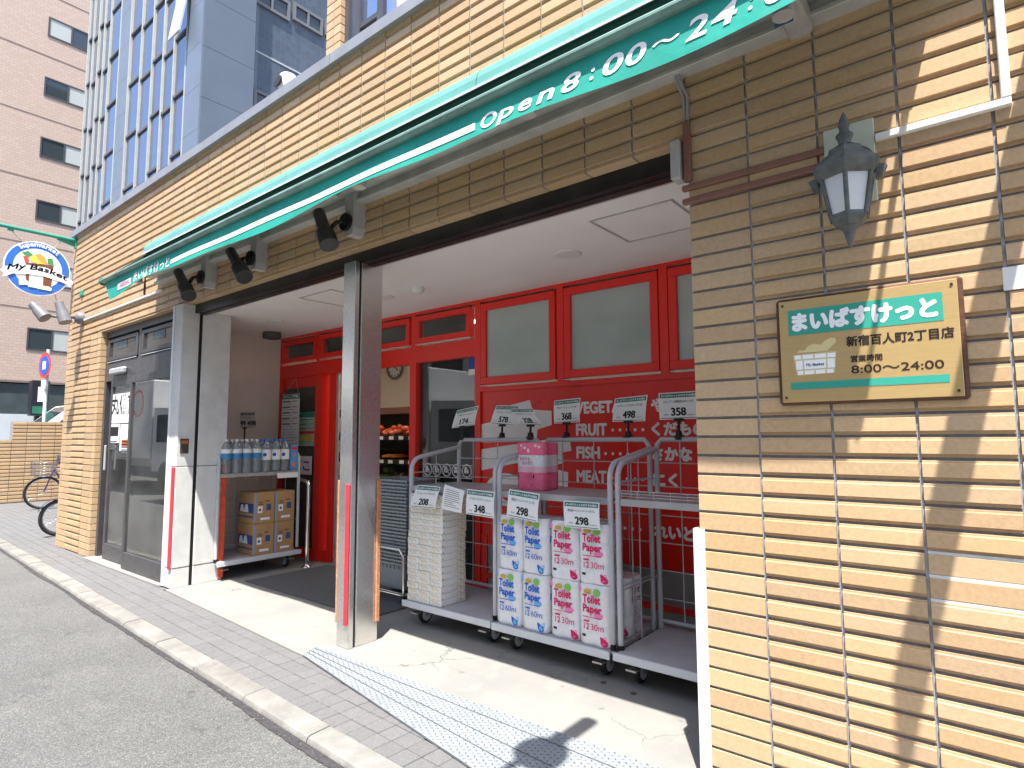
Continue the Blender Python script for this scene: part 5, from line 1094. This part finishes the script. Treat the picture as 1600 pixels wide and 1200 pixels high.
# ------------------------------------------------------------------ toilet paper packs
PWd, PDp, PHt = .19, .2, .32
def outline(k=1.):
    out = []; R_ = .0485; cx, cy = .0465, .0515
    for i in range(48):
        a = 2*math.pi*i/48+.001; d = (math.cos(a), math.sin(a)); best = 0
        for sx in (-1, 1):
            for sy in (-1, 1):
                px_, py_ = sx*cx, sy*cy; bq = d[0]*px_+d[1]*py_; disc_ = bq*bq-(px_*px_+py_*py_-R_*R_)
                if disc_ > 0: best = max(best, bq+math.sqrt(disc_))
        best = max(best, min(.086/max(1e-6, abs(d[0])), .0925/max(1e-6, abs(d[1]))))
        out.append((d[0]*best*k, d[1]*best*k))
    return out
def pack_body(z0=0, z1=PHt, caps=True):
    b = MB(); zs = [(z0, .93), (z0+.006, .975), (z0+.018, 1)] if z0 == 0 else [(z0, 1)]
    for s in (.1117, .2233):
        if z0 < s < z1: zs += [(s-.006, 1), (s, .982), (s+.006, 1)]
    zs += [(z1-.018, 1), (z1-.006, .975), (z1, .93)] if z1 == PHt else [(z1, 1)]
    n = 48
    V = [(x, y, z) for z, k in zs for x, y in outline(k)]
    b.add(V, [(l*n+i, l*n+(i+1) % n, (l+1)*n+(i+1) % n, (l+1)*n+i) for l in range(len(zs)-1) for i in range(n)], None, True)
    if caps: b.add(V[:n], [tuple(reversed(range(n)))]); b.add(V[-n:], [tuple(range(n))])
    return b
def fy_(x): 
    q = .0485**2-max(0, abs(x)-.0465)**2; return -max(.0865, .0515+math.sqrt(q) if q > 0 else 0)
def wrap(mb, off=.0015): mb.v = [(x, fy_(x)-off, z) for x, y, z in mb.v]; return mb
def blob(cx, cz, rx, rz, n=14, rot=0):
    b = MB(); pts = [(cx+rx*math.cos(2*math.pi*i/n)*math.cos(rot)-rz*math.sin(2*math.pi*i/n)*math.sin(rot), 0, cz+rx*math.cos(2*math.pi*i/n)*math.sin(rot)+rz*math.sin(2*math.pi*i/n)*math.cos(rot)) for i in range(n)]
    b.add(pts, [tuple(range(n))]); return b
def grid(x0, x1, z0, z1, n=8):
    b = MB(); V = [(x0+(x1-x0)*i/n, 0, z) for z in (z0, z1) for i in range(n+1)]; b.add(V, [(i, i+1, i+n+2, i+n+1) for i in range(n)]); return b
def leafp(cx, cz, l, w_, rot): 
    b = MB(); pts = []
    for i in range(12):
        a = 2*math.pi*i/12; u = l*math.cos(a); v = w_*math.sin(a)*(1-.45*math.cos(a)); pts.append((cx+u*math.cos(rot)-v*math.sin(rot), 0, cz+u*math.sin(rot)+v*math.cos(rot)))
    b.add(pts, [tuple(range(12))]); return b
def join(*bs):
    o = MB()
    for q in bs: o.add(q.v, q.f)
    return o
pbm = pack_body().mesh('pack'); pbm.materials.append(mat('pack_film_white', (.78, .78, .80), .22, var=.03, vs=14, spec=.8, bump=.007, bs=34))
PK = {}
for key, c1, c2, mt in (('blue', (.006, .11, .55), (.13, .42, .80), '60m'), ('pink', (.64, .008, .11), (.82, .22, .47), '30m')):
    m1 = mat('print_'+key, c1, .4); m2 = mat('print_pale_'+key, c2, .4)
    T = MB(); T.text('Toilet', .1, (-.085, 0, .222), bold=.035, width=.112, height=.046); T.text('Paper', .1, (-.085, 0, .160), bold=.035, width=.120, height=.056); T.text('12', .1, (-.078, 0, .085), width=.032, height=.032, bold=.012); T.text(mt, .1, (-.035, 0, .085), width=.078, height=.033)
    T = join(T, grid(-.085, .03, .148, .152), grid(-.08, -.044, .124, .133, 3), leafp(.028 if key == 'blue' else .04, .035, .030, .015, RD(125)))
    U = join(blob(.035, .162, .028, .017, 14, .1), leafp(.062, .038, .026, .013, RD(60)), leafp(-.084, .29, .02, .009, RD(95)))
    B2 = join(blob(-.042, .284, .023, .011, 16), grid(-.064, -.020, .273, .279, 5)); G = join(blob(.015, .283, .023, .020, 18))
    T.v = [(x+.022, y, z) for x, y, z in T.v]; B2.v = [(x+.01, y, z) for x, y, z in B2.v]; G.v = [(x+.012, y, z) for x, y, z in G.v]
    parts = []
    for nm, mb, mm in (('print', wrap(T, .0024), m1), ('pale_print', wrap(U, .0012), m2), ('logo', wrap(B2, .0018), mat('logo_gold', (.60, .38, .03), .4)), ('badge', wrap(G, .0018), mat('badge_green', (.20, .50, .10), .4))):
        q = mb.mesh(nm); q.materials.append(mm); parts.append((nm, q))
    if key == 'pink':
        q = wrap(grid(-.07, -.045, .045, .058, 3), .0018).mesh('barcode'); q.materials.append(M_INK); parts.append(('barcode', q))
    # side face print (seen end-on)
    S = MB(); S.text('Toilet', .1, (0, -.06, .228), face='x', width=.10, height=.04, bold=.02); S.text('Paper', .1, (0, -.06, .172), face='x', width=.11, height=.048, bold=.02)
    for i in range(7): S.box(0, .0003, -.05, .03+.01*(i % 3), .15-i*.014, .153-i*.014)
    S.v = [(.0475+math.sqrt(max(0, .0485**2-(abs(y)-.0515)**2))+.0016 if abs(abs(y)-.0515) < .0475 else .0896, y, z) for x, y, z in S.v]
    q = S.mesh('side_print'); q.materials.append(m1 if key == 'blue' else mat('print_grey', (.25, .12, .16), .5)); parts.append(('side_print', q))
    PK[key] = parts
LB = {('blue', 0): 'white toilet paper pack with blue 60m print, lower layer of the cart', ('blue', 1): 'white toilet paper pack with blue 60m print, stacked on the upper layer',
      ('pink', 0): 'white toilet paper pack with pink 30m print, lower layer of the cart', ('pink', 1): 'white toilet paper pack with pink 30m print, stacked on the upper layer', ('pink', 2): 'white toilet paper pack with pink print in the back row of the cart'}
def pack(key, layer, x, y, z, rz=0.):
    t = share('toilet_paper_pack', pbm, (x, y, z), None); t['label'] = LB[key, layer]; t['category'] = 'toilet paper'; t['group'] = '%s toilet paper packs %s' % (key, ('below', 'above', 'behind')[layer])
    for nm, q in PK[key]: c = share(nm, q, (x, y, z), t)
    t.rotation_euler = (0, 0, rz)
for i, key in enumerate(('blue', 'blue', 'pink', 'pink')):
    x = -2.325+i*.196
    pack(key, 0, x+(.004 if i > 1 else 0), .632+random.uniform(-.004, .004), .1735, random.uniform(-.05, .05))
    pack(key, 1, x+random.uniform(-.006, .010), .640+random.uniform(-.014, .012), .1735+PHt+.002, random.uniform(-.10, .08))
for i in range(4): pack('pink', 2, -2.325+i*.196, .855, .1735, random.uniform(-.02, .02))
# scented pink pack on the shelf
px_, py_ = on_y(841, 765, .80).x, .80
t = thing('pink_toilet_paper_pack', 'bright pink scented toilet paper pack with a white wave on the cart shelf', 'toilet paper', (0, 0, 0))
pk = mat('pack_hot_pink', (.88, .15, .28), .25, var=.12, vs=18, spec=.6); pl = mat('pack_pale_pink', (.86, .50, .58), .25, var=.1, vs=18, spec=.6)
pack_body(0, .12).build('lower_wrap', pk, t); pack_body(.12, .16).build('middle_wrap', pl, t); pack_body(.16, .235).build('white_wave', mat('pack_film_white', (.78, .78, .80), .22), t); pack_body(.235, PHt).build('upper_wrap', pk, t)
b = MB(); b.text('ほのかな', .05, (-.06, 0, .20), bold=.01, width=.07, height=.024); b.text('花の香り', .05, (-.045, 0, .17), bold=.01, width=.075, height=.024); b.text('12', .05, (-.012, 0, .085), width=.022, height=.024, bold=.02); wrap(b, .002).build('lettering', mat('print_rose', (.55, .05, .14), .4), t)
b = join(blob(-.05, .30, .008, .010), blob(-.025, .285, .012, .010), blob(.0, .265, .010, .016), blob(.05, .30, .008, .011), blob(.07, .29, .007, .009)); wrap(b, .002).build('petal_print', mat('petal_pale', (.86, .66, .72), .4), t)
b = join(grid(-.082, -.072, .085, .105, 2), grid(.03, .04, .085, .105, 2)); wrap(b, .002).build('barcode', M_INK, t)
t.location = (px_, py_, .9562); t.scale = (1.12, 1.0, .93)

# ------------------------------------------------------------------ price cards
def card(label, q4, Y, price, name_, stand, small='本体', tail='円(税込)', plain=False):
    P = [on_y(x, y, Y) for x, y in q4]                 # TL TR BR BL
    cx = sum((p for p in P), Vector())/4; t = thing('price_card', label, 'price card', (cx.x, Y, min(p.z for p in P)), 'price cards on the carts')
    def mp(u, v, o=0.): # u right, v up
        top = P[0].lerp(P[1], u); bot = P[3].lerp(P[2], u); p = bot.lerp(top, v); return (p.x, Y-o-.006*math.sin(math.pi*v), p.z)
    def bend(mb, o): mb.v = [mp(x, z, o) for x, y, z in mb.v]; return mb
    b = MB(); n = 6; V = [mp(i/n, j/n, .0) for i in range(n+1) for j in range(n+1)]; b.add(V, [(i*(n+1)+j, (i+1)*(n+1)+j, (i+1)*(n+1)+j+1, i*(n+1)+j+1) for i in range(n) for j in range(n)]); V2 = [(p[0], p[1]+.0012, p[2]) for p in V]; b.add(V2, [(i*(n+1)+j, i*(n+1)+j+1, (i+1)*(n+1)+j+1, (i+1)*(n+1)+j) for i in range(n) for j in range(n)])
    b.build('card', M_PAPER, t)
    def g2(x0, x1, z0, z1):
        q = MB(); nn = 5; Vq = [(x0+(x1-x0)*i/nn, 0, z0+(z1-z0)*j/3) for i in range(nn+1) for j in range(4)]; q.add(Vq, [(i*4+j, (i+1)*4+j, (i+1)*4+j+1, i*4+j+1) for i in range(nn) for j in range(3)]); return q
    if plain:
        b = MB(); r3 = random.Random(5)
        for i in range(9): z = .86-i*.085; b = join(b, g2(.12, .55+.35*r3.random(), z-.02, z))
        bend(b, .001).build('print', mat('grey_print', (.12, .12, .13), .6), t)
    else:
        hb = join(g2(.03, .97, .80, .96), g2(.04, .96, .035, .06)); bend(hb, .0008).build('green_band', mat('card_green', (.03, .17, .13), .5), t)
        b = MB(); b.text('まいばすけっとのおすすめ商品', .1, (.07, 0, .835), width=.86, height=.085, bold=.02); bend(b, .0016).build('heading', M_WINK, t)
        b = MB(); b.text(name_, .1, (.12, 0, .60), width=.76, height=.11, bold=.012); b.heavy(.012, price, .1, (.32, 0, .14), width=.115*len(price)+.02, height=.28); b.text(small, .1, (.13, 0, .14), width=.11, height=.075); b.text(tail, .1, (.70, 0, .13), width=.22, height=.055); bend(b, .001).build('print', M_INK, t)
    if stand:
        m0 = mp(.5, .0); zr = 1.2855 if stand == 1 else stand; b = MB()
        b.box(m0[0]-.03, m0[0]+.03, Y-.012, Y+.008, m0[2]-.012, m0[2]+.004, .002); b.tube([(m0[0], Y, m0[2]), (m0[0]-.004, Y, zr+.03)], .008, 6); b.prism([(m0[0]-.022, zr-.018), (m0[0]+.018, zr-.018), (m0[0]+.008, zr+.035), (m0[0]-.014, zr+.035)], Y-.016, Y+.016, 'y'); b.tube([(m0[0]-.03, Y-.016, zr+.0), (m0[0]+.034, Y-.014, zr+.008)], .005, 6); b.build('clip_stand', M_BLACK, t)
    return t
RYy = 1.068
card('tilted price card reading 174 clipped above the tissue boxes', [(714.5, 641), (748, 634), (741.5, 664), (706, 669)], RYy, '174', 'TVBP ティシュー', 1)
card('price card reading 578 clipped to the cart rail, half behind the 328 card', [(776, 633.5), (811, 634), (804.5, 665.7), (766, 662)], RYy+.012, '578', 'ティシューコンパクト', 1)
card('leaning price card reading 328 clipped to the cart rail', [(797, 639), (832, 638), (848, 665), (811, 663.5)], RYy-.012, '328', 'エルモアティシュー', 1)
card('price card reading 368 clipped above the pink pack', [(866, 626), (907, 621.5), (906, 659.5), (866, 662)], RYy, '368', 'TVトイレットW', 1)
card('price card reading 498 clipped at the corner of the toilet paper cart', [(961, 622.5), (1012, 617), (1008, 658), (957, 659)], RYy, '498', 'コアレックスロング12R', 1)
card('price card reading 358 clipped to the empty cart', [(1029, 614.5), (1092, 610.5), (1092, 654), (1031, 656)], RYy, '358', 'スコッティ3倍長持ち4ロールダ', 1)
card('curled price card reading 208 hanging over the tissue boxes', [(653, 757.5), (688, 760.5), (680, 795.5), (640, 792)], .505, '208', 'ティシューペーパーボックス', 0)
card('plain typed paper slip hanging between the 208 and 348 cards', [(695, 757), (726, 767), (721, 802), (690, 795)], .508, '', '', 0, plain=True)
card('price card reading 348 hanging from the tissue cart shelf', [(730.5, 764), (773, 769), (772, 810), (728, 803)], .503, '348', 'クリネックスティッシュ', 0)
card('price card reading 298 hanging above the blue toilet paper', [(796, 764), (843.5, 772), (840, 816.5), (792, 806)], .50, '298', '再生紙トイレットペーパーシングル', 0)
card('price card reading 298 hanging above the pink toilet paper', [(880.7, 782), (936.5, 785.5), (938, 828.7), (883, 823)], .50, '298', '再生紙トイレットペーパーダブル', 0)
card('price card reading 99 and 498 clipped behind the water bottles', [(366, 644), (399, 643.7), (399.5, 668), (366.5, 668.5)], .95, '99 498', 'てんねんすいミネラル', 1.255, tail='円')

# ------------------------------------------------------------------ shopping basket stack on its trolley
BSX, BSY = -3.90, 1.07
M_BSK = mat('basket_grey', (.27, .30, .315), .45, var=.06, vs=10)
def basket_mesh():
    b = MB(); w0, d0, w1, d1, h = .20, .135, .235, .165, .21; t_ = .004
    def loop(w_, d_, z): return [(-w_, -d_, z), (w_, -d_, z), (w_, d_, z), (-w_, d_, z)]
    V = loop(w0, d0, 0)+loop(w1, d1, h-.012)+loop(w1+.018, d1+.018, h-.012)+loop(w1+.018, d1+.018, h)+loop(w1-.002, d1-.002, h)+loop(w0-.003, d0-.003, .005)
    f = [(0, 3, 2, 1)]
    for l in range(5):
        for i in range(4): f.append((l*4+i, l*4+(i+1) % 4, (l+1)*4+(i+1) % 4, (l+1)*4+i))
    f.append((20, 21, 22, 23)); b.add(V, f)
    for i in range(9):
        x = -.19+i*.0475; b.box(x, x+.006, -d1-.004, -d1+.006, h-.05, h-.012)
    for i in range(6):
        y = -.13+i*.05; b.box(w1-.006, w1+.004, y, y+.006, h-.05, h-.012)
    return b
bm = basket_mesh().mesh('shopping_basket'); bm.materials.append(M_BSK)
for k in range(25):
    o = share('shopping_basket', bm, (BSX+random.uniform(-.004, .004), BSY+random.uniform(-.004, .004), .085+k*.0272), None, (0, 0, random.uniform(-.012, .012))); o['label'] = 'grey plastic shopping basket nested in the stack beside the steel column'; o['category'] = 'basket'; o['group'] = 'nested grey shopping baskets'
t = thing('basket_trolley', 'low chrome trolley under the stack of grey baskets', 'trolley', (BSX, BSY, 0)); b = MB(); x0, x1, y0, y1 = BSX-.30, BSX+.30, BSY-.24, BSY+.2
b.tube([(x0, y0, .085), (x1, y0, .085), (x1, y1, .085), (x0, y1, .085)], .011, 8, True); b.tube([(x0, y0, .09), (x0, y0, .36), (x0+.05, y0, .42), (x1-.05, y0, .42), (x1, y0, .36), (x1, y0, .09)], .011, 8); b.build('frame', mat('chrome_tube', (.75, .75, .74), .12, metal=1), t)
for x in (x0, x1):
    for y in (y0, y1): b = MB(); b.torus((x, y, .04), (1, .2, 0), .026, .013, 16, 8); b.cyl((x, y, .04), (x, y, .085), .008, n=8); b.build('caster', M_RUBBER, t)

# ------------------------------------------------------------------ water bottles and cartons on the left cart
M_PET = glass('pet_plastic', (.80, .86, .88), 1.4, .03); M_WAT = mat('water_body', (.45, .52, .55), .08, spec=.8, trans=.6)
prof = [(.030, 0), (.044, .006), (.045, .03), (.0425, .05), (.045, .07), (.0425, .09), (.045, .11), (.045, .215), (.043, .24), (.03, .272), (.0145, .290), (.0145, .298)]
bt = MB(); bt.lathe(prof, 16); btm = bt.mesh('bottle'); btm.materials.append(mat('clear_bottle', (.62, .68, .70), .06, spec=.8, trans=.75))
cp = MB(); cp.lathe([(.0165, .296), (.0165, .316), (.014, .318), (0, .318)], 14)
lb_ = MB(); lb_.lathe([(.0456, .115), (.0456, .215)], 16, None)
capw = cp.mesh('cap'); capw.materials.append(M_WHITE); capb = cp.mesh('cap'); capb.materials.append(mat('cap_blue', (.05, .18, .60), .4))
lw1 = lb_.mesh('label'); lw1.materials.append(M_PAPER); q = MB(); q.lathe([(.0457, .135), (.0457, .185)], 16); lw2 = q.mesh('label'); lw2.materials.append(mat('label_sea_blue', (.06, .25, .50), .4)); q = MB(); q.lathe([(.0456, .186), (.0456, .225)], 16); lw3 = q.mesh('label_band'); lw3.materials.append(M_PAPER)
dt = MB(); dt.prism([(.018*math.cos(i*.449), .165+.018*math.sin(i*.449)) for i in range(14)], .0458, .0466, 'x'); dtm = dt.mesh('emblem'); dtm.materials.append(mat('emblem_blue', (.02, .08, .38), .4))
def bottle(x, y, z, kind):
    t = share('water_bottle', btm, (x, y, z), None); t['category'] = 'water bottle'
    if kind == 0: t['label'] = 'large clear water bottle with a white cap and sea blue label'; t['group'] = 'white capped water bottles'; share('cap', capw, (x, y, z), t); share('label', lw2, (x, y, z), t); share('label_band', lw3, (x, y, z), t)
    else: t['label'] = 'large clear water bottle with a blue cap and round emblem label'; t['group'] = 'blue capped water bottles'; share('cap', capb, (x, y, z), t); share('label', lw1, (x, y, z), t); share('emblem', dtm, (x, y, z), t, (0, 0, RD(-42)))
sz = .9635
for r in range(3):
    for k in range(7): bottle(-5.595-r*.098, .385+k*.0985+random.uniform(-.003, .003), sz, 0 if k < 4 else 1)
t = thing('juice_pouch_box', 'blue drink carton with orange print at the end of the bottle row', 'carton', (-5.60, 1.06, sz)); b = MB(); b.box(-5.66, -5.575, 1.03, 1.115, sz, sz+.26, .006); b.build('box', mat('carton_blue', (.10, .30, .62), .4, var=.15, vs=30), t)
b = MB(); b.cyl((-5.5745, 1.065, sz+.06), (-5.574, 1.065, sz+.06), .022, n=14); b.cyl((-5.5745, 1.07, sz+.16), (-5.574, 1.07, sz+.16), .016, n=14); b.build('orange_print', mat('print_orange', (.75, .22, .06), .5), t); b = MB(); b.box(-5.5745, -5.574, 1.04, 1.105, sz+.21, sz+.235); b.build('name_print', M_RED, t)
M_CARD = mat('brown_cardboard', (.42, .25, .115), .8, var=.07, vs=14, stretch=(1, 1, 3)); M_CBL = mat('carton_navy', (.04, .09, .24), .5)
cx0 = -5.56; cw, cdp, ch = .213, .30, .298; S_ = cw/.29
def carton(y, z, lab):
    t = thing('cardboard_carton', lab, 'carton', (cx0-cdp/2, y+cw/2, z), 'cardboard cartons on the left cart')
    b = MB(); b.box(cx0-cdp, cx0, y, y+cw-.004, z, z+ch-.003, .003); b.build('box', M_CARD, t)
    e = .0006; X = cx0+e
    b = MB(); b.box(X, X+.0004, y+.005*S_, y+.033*S_, z+.01, z+ch-.012); b.build('edge_strip', mat('strip_blue', (.22, .32, .50), .5), t)
    b = MB(); b.box(X, X+.0004, y+.17*S_, y+.235*S_, z+.12, z+.18); b.build('blue_panel', M_CBL, t)
    b = MB(); b.box(X, X+.0004, y+.05*S_, y+.115*S_, z+.10, z+.165); b.box(X, X+.0004, y+.09*S_, y+.22*S_, z+.03, z+.055); b.build('white_panel', M_PAPER, t)
    b = MB(); b.cyl((X+.0004, y+.08*S_, z+.13), (X+.0009, y+.08*S_, z+.13), .013, n=12); b.box(X, X+.0004, y+.15*S_, y+.21*S_, z+.205, z+.215); b.box(X, X+.0004, y+.06*S_, y+.12*S_, z+.195, z+.203); b.box(X, X+.0004, y+.06*S_, y+.125*S_, z+.178, z+.186); b.box(X, X+.0004, y+.08*S_, y+.235*S_, z+.026, z+.028); b.box(X, X+.0004, y+.08*S_, y+.235*S_, z+.058, z+.06); b.build('print', mat('carton_ink', (.09, .06, .05), .6), t)
    Yf = y-e; b = MB(); b.box(cx0-cdp+.01, cx0-.01, Yf-.0004, Yf, z+.10, z+.19); b.box(cx0-cdp+.01, cx0-.01, Yf-.0004, Yf, z+.055, z+.07); b.build('front_panel', M_CBL, t)
    b = MB(); b.prism([(cx0-.27, z+.105), (cx0-.25, z+.17), (cx0-.21, z+.175), (cx0-.19, z+.12), (cx0-.16, z+.18), (cx0-.12, z+.18), (cx0-.10, z+.105)], Yf-.0012, Yf-.0006, 'y'); b.build('front_art', M_PAPER, t)
for i, y in enumerate((.655, .87)):
    for j in range(2): carton(y, .173+j*ch, ('brown cardboard carton with blue panels, %s of the pair nearer the %s') % (('bottom', 'top')[j], ('white pillar', 'red door frame')[i]))
# shelf edge label on the left cart
b = MB(); b.box(-5.519, -5.512, .86, 1.08, .897, .947); o = b.build('shelf_label', M_PAPER); o['label'] = 'white shelf edge label under the drink carton'; o['category'] = 'label'
